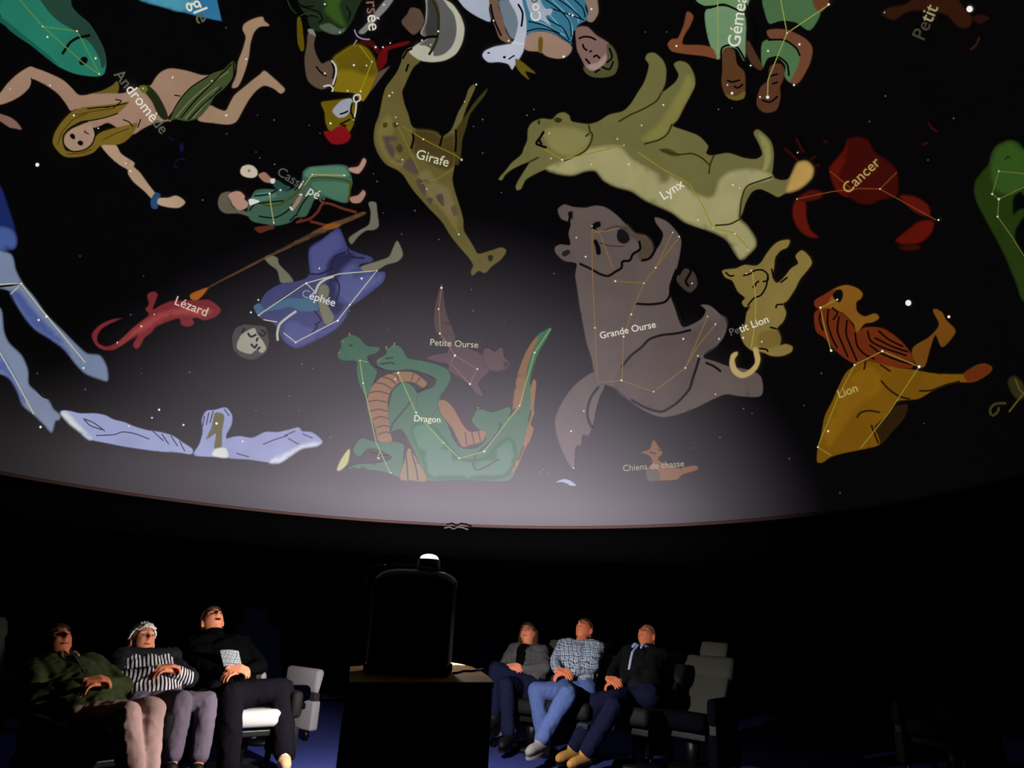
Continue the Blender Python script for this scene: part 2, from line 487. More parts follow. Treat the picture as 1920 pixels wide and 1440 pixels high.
SK = (148, 118, 98)
figure('reclining_woman_figure', 'glowing reclining long-haired woman in a green skirt at the upper left of the dome', 'projected figure', [
 ('f', 'hair_behind', 'A', (96, 82, 30), [(560,610),(650,585),(720,550),(752,522),(765,560),(745,610),(640,640)]),
 ('f', 'torso', 'A', SK, [(-40,620),(0,600),(50,535),(115,475),(190,430),(230,440),(300,465),(400,512),(455,560),(510,612),(600,605),(700,600),(790,600),(860,575),(930,555),(970,548),(1000,500),(1040,460),(1100,440),(1200,455),(1290,482),(1345,490),(1330,560),(1200,600),(1150,680),(1100,775),(1080,778),(1000,790),(930,820),(860,862),(800,850),(700,790),(640,810),(600,820),(560,790),(610,740),(500,700),(455,712),(420,660),(370,600),(300,550),(215,508),(200,525),(190,560),(140,610),(70,650),(-10,672)]),
 ('f', 'left_hand', 'A', (120, 92, 78), [(-30,720),(10,735),(60,752),(105,782),(140,832),(95,825),(60,818),(0,778),(-30,770)]),
 ('f', 'lower_arm', 'A', (165, 138, 112), [(650,930),(740,930),(780,990),(862,1045),(860,1072),(900,1110),(950,1180),(1000,1245),(1015,1265),(980,1280),(930,1230),(860,1170),(825,1120),(820,1090),(770,1060),(700,1000)]),
 ('f', 'bracelet', 'A', (32, 68, 108), [(1000,1238),(1032,1252),(1018,1290),(1010,1342),(975,1335),(970,1282)]),
 ('f', 'hand', 'A', (170, 145, 120), [(1020,1275),(1080,1272),(1130,1258),(1172,1278),(1190,1305),(1150,1335),(1080,1332),(1015,1312)]),
 ('f', 'raised_leg', 'A', (150, 122, 98), [(1490,560),(1520,480),(1530,400),(1560,320),(1580,240),(1560,190),(1570,155),(1620,125),(1685,108),(1700,135),(1732,165),(1670,172),(1632,210),(1610,280),(1600,360),(1580,440),(1550,520),(1525,560)]),
 ('f', 'bent_leg', 'A', (150, 122, 98), [(1270,770),(1340,680),(1400,700),(1450,712),(1480,660),(1510,610),(1570,560),(1630,510),(1670,480),(1700,455),(1745,490),(1790,530),(1832,575),(1805,602),(1760,570),(1700,550),(1650,580),(1600,640),(1560,710),(1520,780),(1470,800),(1380,792)]),
 ('f', 'skirt', 'A', (62, 72, 40), [(1080,775),(1120,710),(1160,640),(1220,570),(1300,510),(1370,470),(1440,445),(1492,395),(1512,420),(1495,500),(1450,560),(1380,620),(1340,690),(1280,755),(1200,778),(1130,765)]),
 ('s', 'skirt_light_folds', 'A', (105, 115, 72), 2.2, [[(1130,755),(1230,640),(1350,540),(1470,460)], [(1190,765),(1290,650),(1400,560)], [(1240,760),(1300,690),(1380,600)]]),
 ('s', 'skirt_folds', 'A', DK, 2.4, [[(1085,770),(1150,650),(1230,560),(1340,490)], [(1160,760),(1260,640),(1380,520),(1490,410)], [(1210,770),(1310,670),(1430,560)], [(1500,400),(1500,500),(1450,565)]]),
 ('f', 'chest_band', 'A', (30, 36, 14), [(895,556),(950,548),(1000,590),(1040,650),(1072,720),(1082,765),(1050,770),(1010,730),(980,660),(935,600)]),
 ('f', 'band_highlight', 'A', (92, 98, 30), [(895,556),(935,550),(950,575),(930,600),(905,590)]),
 ('f', 'hair', 'A', (108, 88, 28), [(340,920),(352,855),(400,780),(460,720),(530,690),(620,680),(720,668),(800,660),(835,652),(800,692),(750,732),(680,752),(600,772),(520,782),(450,825),(412,880),(405,930),(430,972),(500,952),(580,940),(600,895),(650,850),(740,822),(830,800),(885,790),(855,860),(800,912),(740,932),(650,935),(600,980),(520,1006),(430,1010),(380,980)]),
 ('f', 'face', 'A', (158, 128, 108), [(412,915),(420,870),(460,830),(510,808),(560,790),(600,818),(608,870),(582,930),(530,962),(470,968),(435,950)]),
 ('s', 'contours', 'A', DK, 2.2, [[(410,930),(405,880),(440,830),(520,785),(600,772),(690,752),(760,728)], [(200,500),(205,530),(195,560)], [(740,640),(780,650),(730,690)], [(790,768),(830,785),(855,815)], [(905,765),(885,820)], [(600,820),(612,870),(590,930),(540,965),(470,975),(425,960)], [(1080,760),(1110,720)], [(660,690),(740,680),(820,660)], [(1120,612),(1160,618)], [(560,700),(640,690),(700,690)]]),
 ('s', 'hair_strands', 'A', (60, 44, 12), 1.6, [[(370,930),(400,850),(470,770),(560,730)], [(660,900),(740,860),(830,825)], [(430,990),(520,985),(590,960)], [(480,740),(600,715),(740,695)]]),
 ('f', 'eye', 'A', DK, [(448,868),(465,858),(482,872),(480,895),(460,890)]),
 ('f', 'eye', 'A', DK, [(498,915),(515,902),(535,915),(528,935),(508,932)]),
 ('f', 'mouth', 'A', (92, 50, 42), [(540,835),(560,850),(580,865),(560,862),(542,852)]),
 ('d', 'A', ST, 1.6, [(65,573),(322,548),(475,742),(632,825),(1110,498),(1362,520),(1583,380),(1455,742),(810,1050),(838,1100),(920,568)]),
 ('t', 'A', 'Andromède', (728,480), (1036,866), (2, 3, 4, 5, 6))])

figure('sword_warrior_figure', 'glowing upside-down helmeted warrior in a yellow tunic holding a sword, top centre-left', 'projected figure', [
 ('f', 'severed_head', 'J', (27, 40, 22), [(150,-60),(100,20),(130,90),(180,150),(205,240),(270,300),(360,300),(430,330),(500,332),(560,292),(620,200),(662,100),(690,-60)]),
 ('f', 'head_bright_patch', 'J', (48, 76, 22), [(330,-40),(380,40),(350,100),(400,160),(480,225),(560,260),(530,180),(490,60),(520,-40)]),
 ('f', 'head_pale_patch', 'J', (72, 88, 66), [(300,250),(400,225),(500,280),(560,270),(510,325),(430,328),(350,300)]),
 ('s', 'snake_locks', 'J', DK, 2.6, [[(10,20),(60,110),(130,150)], [(120,60),(220,90),(300,120),(330,190),(290,220)], [(160,170),(230,150),(300,170)], [(60,-10),(140,60),(250,60)], [(560,60),(600,130),(580,200)]]),
 ('s', 'snake_tails', 'J', (42, 52, 38), 1.8, [[(-10,-10),(30,80),(80,130)], [(120,150),(200,125),(280,150),(310,180)]]),
 ('f', 'scabbard', 'J', (84, 72, 6), [(88,185),(120,170),(145,300),(155,470),(125,492),(92,400)]),
 ('f', 'upper_arm', 'J', (84, 68, 54), [(195,320),(262,335),(250,430),(270,520),(325,612),(400,585),(450,640),(460,720),(430,800),(400,832),(330,862),(250,832),(190,772),(168,680),(160,560),(182,430)]),
 ('f', 'cuff', 'J', (120, 120, 115), [(190,285),(240,282),(270,352),(240,335),(205,322)]),
 ('f', 'tunic', 'J', (122, 102, 12), [(440,560),(520,500),(600,450),(680,430),(760,470),(820,550),(850,640),(862,700),(830,790),(790,880),(730,972),(690,960),(640,900),(560,890),(480,885),(435,868),(470,760),(470,650)]),
 ('f', 'tunic_shade', 'J', (90, 76, 8), [(440,560),(520,500),(600,450),(680,430),(760,470),(820,550),(850,640),(862,700),(800,735),(700,710),(600,672),(480,680),(465,620)]),
 ('f', 'side_skin', 'J', (88, 72, 58), [(862,705),(950,655),(980,640),(880,770),(812,862),(790,880),(830,790)]),
 ('f', 'red_cloak', 'J', (88, 6, 10), [(862,560),(900,480),(940,450),(1060,415),(1170,395),(1150,430),(1000,470),(960,500),(952,600),(880,682),(862,625)]),
 ('f', 'red_sash', 'J', (58, 6, 8), [(690,395),(800,385),(850,435),(890,480),(862,520),(800,450),(720,420)]),
 ('f', 'sword_blade', 'J', (118, 116, 112), [(680,310),(760,225),(960,-30),(1030,-30),(960,80),(850,195),(738,322)]),
 ('s', 'sword_guard', 'J', (135, 125, 150), 2.6, [[(640,285),(665,345),(720,375),(790,380)]]),
 ('s', 'pommel', 'J', (110, 110, 105), 3.0, [[(630,440),(665,385)]]),
 ('f', 'helmet', 'J', (98, 82, 6), [(318,990),(400,972),(500,958),(560,950),(640,980),(662,1060),(640,1130),(632,1200),(590,1272),(560,1250),(560,1205),(520,1200),(470,1252),(400,1262),(362,1180),(352,1080)]),
 ('f', 'face', 'J', (150, 152, 165), [(600,948),(622,980),(605,1060),(560,1120),(490,1135),(440,1095),(430,1062),(470,1010),(520,968)]),
 ('f', 'helmet_plume', 'J', (118, 12, 18), [(345,1268),(420,1262),(470,1225),(540,1215),(600,1290),(602,1330),(560,1375),(490,1392),(420,1382),(370,1330)]),
 ('s', 'white_trim', 'J', (190, 188, 180), 3.0, [[(420,580),(460,640),(462,720),(430,820)], [(340,835),(400,822),(432,850),(425,885)], [(640,920),(690,915),(695,960),(650,985),(632,950),(642,920)], [(660,990),(650,1080),(632,1160)]]),
 ('s', 'contours', 'J', DK, 3.2, [[(270,640),(310,690),(370,735)], [(500,1100),(540,1090),(580,1070)], [(620,990),(605,1070),(640,1150)], [(425,610),(445,680),(430,760)], [(500,1200),(560,1170),(600,1150)], [(350,870),(400,880)]]),
 ('l', 'J', (140, 128, 25), [[(690,440),(810,595),(700,880)]]),
 ('d', 'J', ST, 1.7, [(810,595),(700,880),(635,628),(757,632),(355,708),(985,415),(915,455),(845,455),(575,875),(355,40),(500,310),(925,45),(410,1190)]),
 ('t', 'J', 'Persée', (738,-150), (778,298), (4, 5), (205, 205, 185), (125, 92, 80))])

figure('round_shield_figure', 'glowing round grey shield with a white rim beside the upside-down warrior', 'projected figure', [
 ('f', 'holding_hand', 'B', (84, 66, 52), [(1055,170),(1100,110),(1130,60),(1200,78),(1232,160),(1210,222),(1150,272),(1090,222)]),
 ('f', 'rim', 'B', (172, 170, 152), [(1250,-60),(1400,0),(1460,40),(1520,130),(1547,220),(1532,330),(1482,420),(1400,470),(1300,486),(1200,472),(1130,425),(1118,398),(1180,345),(1262,300),(1205,262),(1240,180),(1250,60)]),
 ('f', 'disc', 'B', (86, 86, 84), [(1256,-60),(1370,-10),(1420,50),(1465,110),(1486,200),(1480,290),(1446,370),(1385,425),(1310,440),(1300,400),(1250,360),(1190,350),(1262,300),(1212,262),(1245,180),(1256,60)]),
 ('f', 'disc_shade', 'B', (52, 52, 52), [(1262,-40),(1340,30),(1352,150),(1330,260),(1270,300),(1240,230),(1262,120)]),
 ('s', 'strap', 'B', (42, 38, 8), 5.0, [[(1300,0),(1340,100),(1345,220),(1325,330),(1270,430)]]),
 ('s', 'strap_shadow', 'B', DK, 5.0, [[(1190,310),(1260,290),(1340,285)]]),
 ('d', 'B', ST, 1.6, [(1283,350),(1215,315),(1343,245)])], base=0.012)

figure('giraffe_figure', 'glowing spotted olive giraffe stretched head down across the middle of the dome', 'projected figure', [
 ('f', 'body', 'P', (94, 85, 44), tr('B', [(1120,372),(1150,392),(1180,440),(1200,480),(1150,525),(1110,600),(1080,670),(1060,720),(1080,820),(1110,900),(1132,980),(1180,1015),(1260,1020),(1330,1038),(1372,1070),(1440,1022),(1470,960),(1500,880),(1550,790),(1580,700),(1618,662),(1632,685),(1600,760),(1560,850),(1530,940),(1500,1000),(1485,1080)]) + tr('M', [(862,180),(862,300),(850,380),(835,470),(850,560),(880,660),(912,760),(935,850),(940,950),(980,1020),(1030,1100),(1075,1170),(1180,1145),(1290,1112),(1337,1145),(1290,1220),(1200,1290),(1140,1350),(1080,1330),(1020,1375),(1008,1330),(1030,1280),(990,1210),(930,1140),(870,1070),(810,990),(750,890),(690,820),(620,750),(540,660),(480,590),(430,520),(380,440),(320,390),(220,340),(150,250),(110,150),(105,60)]) + tr('B', [(850,980),(880,900),(905,780),(930,690),(980,620),(1022,560),(1055,480),(1070,420)])),
 ('f', 'hind_leg', 'B', (58, 50, 18), [(1485,1010),(1520,960),(1560,900),(1620,810),(1680,740),(1732,688),(1700,755),(1640,830),(1590,900),(1560,1000),(1530,1100),(1522,1200),(1500,1290),(1478,1270),(1490,1120)]),
 ('f', 'belly_shade', 'B', (66, 54, 22), [(1150,1040),(1180,1015),(1260,1020),(1330,1038),(1370,1075),(1480,1060),(1476,1250),(1420,1330),(1300,1290),(1200,1230),(1140,1170)]),
 ('f', 'back_light', 'B', (112, 102, 52), [(900,950),(960,900),(990,990),(980,1100),(1010,1200),(1100,1290),(1010,1300),(930,1240),(880,1140),(860,1040)]),
 ('f', 'neck_light', 'M', (112, 100, 66), [(540,420),(620,400),(700,520),(790,560),(850,700),(880,860),(860,930),(800,840),(720,740),(600,640),(520,520)]),
 ('f', 'hide_spot', 'M', (78, 64, 56), [(185,75),(310,80),(320,110),(260,130),(300,200),(300,280),(360,300),(340,325),(270,280),(220,200),(200,130)]),
 ('f', 'hide_spot', 'M', (78, 64, 56), [(370,360),(420,290),(450,280),(500,340),(530,410),(480,435),(430,400)]),
 ('f', 'hide_spot', 'M', (78, 64, 56), [(500,520),(510,470),(560,480),(620,490),(630,510),(590,520),(590,600),(590,640),(550,600)]),
 ('f', 'hide_spot', 'M', (78, 64, 56), [(595,650),(650,655),(640,700),(620,712)]),
 ('f', 'hide_spot', 'M', (78, 64, 56), [(680,635),(740,615),(755,700),(750,735),(710,690)]),
 ('f', 'hide_spot', 'M', (88, 74, 48), [(820,740),(870,720),(880,800),(850,820)]),
 ('f', 'hide_spot', 'M', (66, 54, 28), [(310,180),(350,150),(375,190),(360,225),(330,225)]),
 ('f', 'hide_spot', 'B', (66, 54, 22), [(910,965),(940,960),(945,990),(915,1000)]),
 ('f', 'hide_spot', 'B', (66, 54, 22), [(985,965),(1020,955),(1030,985),(1000,1000)]),
 ('f', 'eye', 'M', (40, 26, 18), [(1165,1200),(1190,1180),(1215,1200),(1200,1240),(1175,1235)]),
 ('s', 'contours', 'B', DK, 4.0, [[(1140,1030),(1150,1090),(1130,1165)], [(1380,1050),(1368,1090),(1355,1145)], [(1480,1010),(1482,1100),(1476,1190)], [(1110,500),(1090,560)], [(1140,380),(1100,400),(1065,460)]]),
 ('l', 'M', (118, 108, 30), [[(330,-15),(540,430),(600,570),(740,740),(850,900),(895,990)], [(370,-15),(560,100),(700,175),(860,250),(920,295)], [(850,370),(700,470),(540,520)]]),
 ('d', 'M', ST, 1.5, [(595,568),(895,990),(922,297),(370,295),(565,105)]),
 ('d', 'B', ST, 1.5, [(1010,918),(1020,968),(960,750),(985,725),(1640,662),(1550,795)]),
 ('t', 'M', 'Girafe', (492,280), (792,362), ALL, (198, 195, 160))])

figure('charioteer_figure', 'glowing upside-down man in a blue tunic carrying a white goat, top centre', 'projected figure', [
 ('f', 'cloak', 'C', (158, 165, 180), [(-20,-60),(20,30),(70,80),(150,130),(238,162),(225,60),(240,-60)]),
 ('f', 'forearm', 'C', (108, 84, 68), [(225,-60),(295,-40),(300,60),(340,150),(352,230),(392,300),(375,325),(310,292),(280,220),(250,130),(232,40)]),
 ('f', 'tunic', 'C', (50, 108, 132), [(470,-60),(910,-60),(950,60),(968,140),(892,190),(862,260),(842,335),(780,290),(700,250),(600,228),(510,252),(500,120)]),
 ('s', 'tunic_light_folds', 'C', (110, 160, 175), 2.0, [[(700,0),(800,100),(850,200),(850,300)], [(620,30),(700,130),(790,230)], [(560,140),(680,200),(800,270)], [(800,0),(880,90),(900,170)]]),
 ('s', 'tunic_folds', 'C', (6, 22, 34), 2.6, [[(640,-10),(740,60),(830,160),(845,280)], [(580,60),(680,150),(780,210),(830,300)], [(520,160),(640,190),(760,250)], [(740,-10),(840,60),(920,140)], [(860,-10),(930,60),(950,130)], [(690,60),(800,100),(940,150)], [(510,235),(600,215),(720,240),(840,325)]]),
 ('f', 'goat_neck_inner', 'C', (104, 118, 130), [(300,20),(350,0),(430,20),(460,150),(440,260),(400,290),(350,200)]),
 ('f', 'goat', 'C', (172, 176, 192), [(178,420),(200,380),(270,350),(350,335),(402,322),(432,250),(445,170),(425,90),(380,10),(370,-60),(450,-60),(490,60),(508,160),(506,280),(486,380),(455,440),(415,500),(400,522),(370,480),(300,465),(222,466)]),
 ('f', 'goat_horn', 'C', (92, 80, 18), [(425,440),(470,460),(520,500),(578,552),(500,535),(530,600),(470,552),(432,500)]),
 ('f', 'kid', 'C', (150, 160, 176), [(500,-50),(590,-50),(640,60),(702,66),(690,110),(652,120),(692,192),(620,150),(560,140),(520,60)]),
 ('f', 'shoulder', 'C', (132, 112, 98), [(930,-60),(1025,-50),(1048,80),(1032,130),(1000,166),(960,150),(972,80)]),
 ('f', 'upper_arm', 'C', (146, 118, 102), [(508,265),(600,235),(700,252),(780,298),(845,345),(842,390),(800,430),(740,440),(660,422),(610,388),(500,372)]),
 ('f', 'armband', 'C', (96, 76, 12), [(600,285),(630,285),(625,390),(598,386)]),
 ('f', 'face', 'C', (118, 92, 84), [(880,212),(962,200),(1030,262),(1120,320),(1152,380),(1130,450),(1080,502),(1010,532),(960,520),(930,460),(890,380),(880,300)]),
 ('f', 'brow_light', 'C', (150, 128, 120), [(960,490),(1040,470),(1100,410),(1110,450),(1060,510),(1000,530)]),
 ('f', 'hair', 'C', (72, 72, 42), [(1110,330),(1150,345),(1182,400),(1196,490),(1165,560),(1080,582),(1000,576),(950,545),(935,500),(1000,532),(1080,495),(1112,440),(1112,380)]),
 ('s', 'contours', 'C', DK, 3.6, [[(900,290),(940,275),(990,280),(1030,300)], [(950,440),(965,455),(985,480)], [(1010,430),(1035,415),(1060,440)], [(930,330),(940,360),(965,380)], [(980,390),(1000,380)], [(445,30),(480,100),(470,200)], [(870,230),(850,320)], [(1130,360),(1150,430),(1110,470)], [(1160,460),(1130,520),(1070,500)], [(1020,545),(1060,520)], [(240,30),(262,140),(320,270)]]),
 ('f', 'eye', 'C', DK, [(330,430),(342,418),(355,428),(345,440)]),
 ('s', 'goat_marks', 'C', DK, 2.6, [[(375,445),(395,430),(420,415)], [(215,395),(235,398)]]),
 ('l', 'C', (200, 205, 170), [[(395,318),(490,330)]]),
 ('d', 'C', ST, 2.0, [(262,155),(995,68),(787,425),(375,305),(855,115),(830,105)]),
 ('t', 'C', 'Cocher', (622,152), (560,-180), (0, 1))])

figure('twins_figure', 'glowing pair of upside-down twins in pale green tunics at the top right of the dome', 'projected figure', [
 ('f', 'left_skirt', 'D', (98, 132, 86), [(270,-60),(280,0),(320,28),(420,25),(520,60),(535,-60)]),
 ('f', 'left_tunic', 'D', (104, 136, 100), [(330,50),(420,32),(522,72),(528,200),(522,306),(485,245),(430,240),(400,292),(378,290),(350,222),(330,140)]),
 ('f', 'left_arm', 'D', (112, 64, 38), [(235,58),(267,80),(250,130),(220,180),(215,222),(300,225),(362,240),(382,292),(320,280),(230,270),(160,256),(138,222),(160,195),(190,190),(220,120)]),
 ('f', 'left_head', 'D', (82, 52, 28), [(415,245),(470,250),(485,320),(522,360),(527,430),(520,482),(482,500),(430,480),(408,420),(412,350)]),
 ('f', 'left_hair', 'D', (96, 84, 30), [(430,470),(480,480),(525,455),(520,490),(482,502),(445,492)]),
 ('f', 'right_skirt', 'D', (68, 102, 64), [(620,-60),(870,-60),(905,55),(850,152),(780,112),(700,105),(640,112)]),
 ('f', 'right_tunic', 'D', (72, 106, 66), [(612,212),(700,200),(790,240),(802,290),(780,362),(752,412),(722,380),(728,330),(690,290),(640,290),(612,345)]),
 ('f', 'right_arm', 'D', (104, 64, 42), [(638,150),(730,148),(822,190),(862,240),(852,310),(822,372),(790,416),(750,410),(790,330),(800,260),(740,212),(650,190)]),
 ('f', 'joined_shoulder', 'D', (70, 44, 30), [(540,200),(580,270),(612,330),(600,352),(560,322),(528,255)]),
 ('f', 'right_head', 'D', (82, 48, 32), [(650,332),(700,318),(722,350),(715,400),(700,432),(702,490),(680,552),(620,562),(583,522),(600,440),(640,400)]),
 ('f', 'raised_hand', 'D', (96, 56, 32), [(865,-20),(945,-20),(935,30),(900,62),(870,30)]),
 ('s', 'contours', 'D', DK, 3.6, [[(270,8),(340,40),(420,22),(520,68)], [(640,130),(720,108),(790,130),(830,190)], [(405,290),(410,240),(450,225),(490,240),(525,300)], [(620,350),(640,300),(690,285),(735,320),(745,380)], [(640,200),(720,200),(780,240),(800,280)], [(435,400),(460,410),(500,400)], [(470,430),(490,440),(515,420)], [(650,380),(690,370)], [(660,420),(690,410)], [(610,500),(650,510),(690,480)], [(530,20),(560,150),(560,230)]]),
 ('l', 'D', (140, 150, 70), [[(388,-20),(390,270)], [(700,-20),(735,165),(950,20)], [(735,165),(680,300),(640,400),(638,480)]]),
 ('d', 'D', ST, 1.9, [(735,165),(182,230),(943,22),(553,328),(770,425),(437,425),(640,255),(797,222),(600,485)]),
 ('d', 'D', ST, 3.2, [(460,466),(638,486)]),
 ('t', 'D', 'Gémeaux', (498,238), (548,-112), ALL)])

figure('small_dog_figure', 'dim brown outstretched animal leg at the top right, under rotated letters', 'projected figure', [
 ('f', 'body', 'D', (44, 18, 5), [(1210,72),(1240,40),(1330,20),(1400,-30),(1560,-30),(1620,40),(1662,90),(1642,138),(1590,132),(1540,80),(1480,58),(1400,50),(1330,62),(1270,98)]),
 ('f', 'leg_patch', 'D', (36, 10, 4), [(1660,90),(1700,70),(1750,90),(1700,120)]),
 ('s', 'faint_tail', 'D', (48, 16, 8), 4.5, [[(1650,250),(1680,225),(1698,185)]]),
 ('d', 'D', ST, 1.5, [(1222,62)]),
 ('t', 'D', 'Petit', (1421,203), (1492,38), (2, 3, 4), (150, 138, 100), (58, 58, 48))])

LX = [(300,1340),(360,1270),(400,1220),(470,1160),(490,1110),(515,1050),(520,970),(550,920),(620,890),(700,895),(740,855),(790,843),(830,868),(846,910),(920,925),(980,930),(1050,910),(1130,860),(1230,835),(1290,780),(1340,700),(1390,620),(1420,530),(1425,480),(1400,440),(1420,402),(1470,398),(1530,450),(1556,520),(1550,620),(1525,690),(1580,655),(1630,610),(1650,560),(1625,510),(1615,478),(1660,458),(1720,480),(1765,560),(1772,640),(1730,730),(1680,820),(1640,900),(1600,942),(1700,980),(1800,1020),(1870,1095)]
LX2 = [(330,765),(360,778),(440,765),(520,790),(580,795),(612,770),(590,710),(568,665),(592,648),(650,700),(668,760),(665,830),(662,880),(700,900),(740,895),(772,850),(790,815),(832,808),(864,840),(855,890),(800,940),(730,965),(690,985),(650,965),(600,945),(560,960),(530,1010),(510,1070),(492,1102),(530,1130),(572,1190),(576,1232),(540,1270),(500,1297),(480,1250),(440,1200),(380,1160),(300,1140),(230,1110),(160,1060),(100,1030),(30,1000)]
LX3 = [(1300,1432),(1180,1398),(1090,1350),(1030,1280),(950,1280),(850,1312),(750,1300),(660,1270),(560,1312),(500,1352),(470,1412),(440,1427),(428,1400),(450,1350),(500,1270),(532,1215),(480,1230),(400,1270),(350,1310),(325,1350)]
BL1 = [(660,1262),(780,1212),(900,1152),(1000,1112),(1150,1095),(1220,1112),(1300,1200),(1450,1282),(1560,1350)]
BL2 = [(120,870),(200,910),(260,960),(340,990),(375,970),(400,900),(450,862),(540,846),(630,862),(660,890),(560,920),(520,955),(500,1010),(492,1090),(530,1130),(570,1190),(574,1230),(540,1268),(500,1292),(440,1200),(360,1154),(230,1108),(160,1058),(30,998)]
BL3 = [(1300,1428),(1180,1394),(1090,1346),(1030,1276),(950,1276),(850,1308),(740,1296)]
figure('lynx_figure', 'glowing big yellow-green lynx lying across the upper right centre of the dome', 'projected figure', [
 ('f', 'body', 'P', (102, 98, 56), tr('C', LX) + tr('D', LX2) + tr('C', LX3)),
 ('f', 'pale_belly', 'P', (152, 146, 102), tr('C', BL1) + tr('D', BL2) + tr('C', BL3)),
 ('f', 'front_leg_light', 'C', (120, 116, 60), [(1360,1050),(1420,1000),(1500,930),(1560,840),(1620,740),(1680,640),(1720,560),(1750,600),(1755,650),(1700,760),(1640,880),(1590,940),(1540,1020),(1450,1062)]),
 ('f', 'cheek_light', 'C', (124, 120, 72), [(640,990),(720,950),(860,960),(960,1000),(980,1060),(930,1130),(820,1170),(720,1130),(660,1060)]),
 ('f', 'hind_light', 'D', (132, 128, 76), [(590,665),(640,710),(655,780),(640,840),(610,860),(625,780)]),
 ('f', 'bright_tail_tip', 'D', (176, 142, 76), [(735,960),(745,915),(770,850),(790,815),(832,808),(864,840),(855,890),(800,940)]),
 ('f', 'flank_patch', 'D', (62, 60, 24), [(92,748),(140,742),(180,762),(200,780),(150,778)]),
 ('s', 'contours', 'C', (48, 46, 14), 3.4, [[(975,935),(985,985),(1003,1010),(990,1070),(950,1130),(880,1170),(790,1205)], [(1525,690),(1480,760),(1380,820),(1290,860),(1200,912)], [(1600,930),(1565,1005),(1500,1050),(1390,1080)], [(720,895),(745,915),(770,900)], [(980,1000),(950,1025)], [(530,1215),(600,1180)]]),
 ('s', 'hind_contours', 'D', (48, 46, 14), 3.2, [[(345,870),(352,820),(372,772)], [(662,884),(600,905),(545,925),(520,955),(505,1015),(498,1090)], [(375,1127),(450,1120),(505,1092)], [(110,752),(190,772),(260,768),(310,790),(352,830)]]),
 ('s', 'eye', 'C', DK, 4.6, [[(640,985),(612,1030),(582,1075),(615,1092),(660,1108)], [(600,1040),(622,1085)]]),
 ('f', 'nose', 'C', (52, 40, 14), [(590,915),(605,895),(612,920),(600,935)]),
 ('f', 'mouth', 'C', (52, 40, 14), [(715,895),(740,880),(775,895),(765,915),(730,918)]),
 ('l', 'C', (136, 128, 40), [[(640,1115),(775,1200)], [(775,1200),(1240,1090)]]),
 ('l', 'D', (136, 128, 40), [[(-10,762),(120,850),(200,890),(250,925),(310,1020),(365,1140),(475,1165),(545,1245)]]),
 ('d', 'C', ST, 1.4, [(1240,1090),(1190,1042),(775,1198),(692,1188),(1275,1232),(995,1232),(1372,940),(1535,787),(680,1000)]),
 ('d', 'D', ST, 1.4, [(365,1140),(475,1168),(465,925),(498,940),(290,1100),(540,1250)]),
 ('t', 'D', 'Lynx', (120,1000), (226,930), ALL)], base=0.012)

figure('crab_figure', 'glowing dark red crab with two curved pincers at the right of the dome', 'projected figure', [
 ('f', 'shell', 'D', (54, 5, 0), [(948,842),(980,800),(1020,752),(1035,700),(1080,684),(1140,700),(1172,760),(1232,800),(1282,850),(1292,930),(1280,980),(1200,1000),(1150,1022),(1090,1012),(1050,990),(990,960),(960,900)]),
 ('f', 'shell_lit_side', 'D', (80, 12, 3), [(948,842),(980,800),(1020,752),(1040,720),(1030,800),(1000,860),(1020,940),(1040,985),(990,960),(960,900)]),
 ('f', 'left_pincer', 'D', (86, 16, 4), [(778,1000),(825,1008),(832,1090),(852,1150),(892,1186),(840,1182),(790,1140),(763,1070)]),
 ('f', 'left_joint', 'D', (70, 12, 4), [(790,990),(850,952),(910,958),(902,990),(820,1008)]),
 ('f', 'right_joint', 'D', (80, 14, 5), [(1298,978),(1380,985),(1442,1030),(1448,1080),(1400,1072),(1340,1032)]),
 ('f', 'right_pincer', 'D', (84, 10, 2), [(1468,1108),(1452,1170),(1400,1212),(1330,1222),(1278,1204),(1340,1150),(1400,1106)]),
 ('f', 'right_pincer_tip', 'D', (46, 6, 2), [(1290,1232),(1380,1220),(1402,1244),(1330,1254)]),
 ('s', 'dim_legs', 'D', (40, 5, 2), 5.0, [[(722,740),(762,775),(800,810),(850,832)], [(780,690),(800,730),(820,762)], [(850,800),(880,780)], [(870,830),(900,826)], [(1440,610),(1460,640),(1490,660)], [(1410,725),(1440,712)], [(915,705),(940,710)]]),
 ('l', 'D', (112, 56, 20), [[(785,995),(960,958),(1100,942),(1200,945),(1480,1100)], [(948,855),(1010,905),(1060,945)], [(1285,860),(1200,945)]]),
 ('d', 'D', ST, 1.5, [(785,995),(1200,945),(1492,1100),(788,763)]),
 ('t', 'D', 'Cancer', (1040,972), (1206,818), ALL, (168, 140, 84))])

figure('green_serpent_figure', 'glowing green serpent head and neck cut by the right edge of the dome picture', 'projected figure', [
 ('f', 'body', 'K', (30, 48, 9), [(600,200),(540,180),(500,128),(440,103),(380,113),(310,150),(262,220),(240,310),(180,380),(132,450),(120,540),(150,640),(200,740),(260,850),(320,960),(380,1080),(430,1200),(480,1320),(525,1450),(600,1440),(600,1180),(540,1100),(470,960),(464,870),(500,800),(540,740),(540,680),(480,705),(450,722),(444,620),(470,560),(510,540),(545,570),(600,600)]),
 ('f', 'head_light', 'K', (44, 74, 22), [(600,230),(520,180),(440,120),(380,130),(310,170),(280,240),(262,340),(270,430),(300,520),(400,560),(470,540),(540,500),(600,540)]),
 ('s', 'eye', 'K', (20, 40, 5), 3.0, [[(380,270),(405,240),(425,260)]]),
 ('l', 'K', (96, 100, 40), [[(640,395),(327,365),(272,557),(327,600),(640,450)], [(327,600),(317,748),(440,920),(600,1180)]]),
 ('d', 'K', (185, 190, 165), 2.2, [(327,365),(272,557),(327,600),(317,748)])])

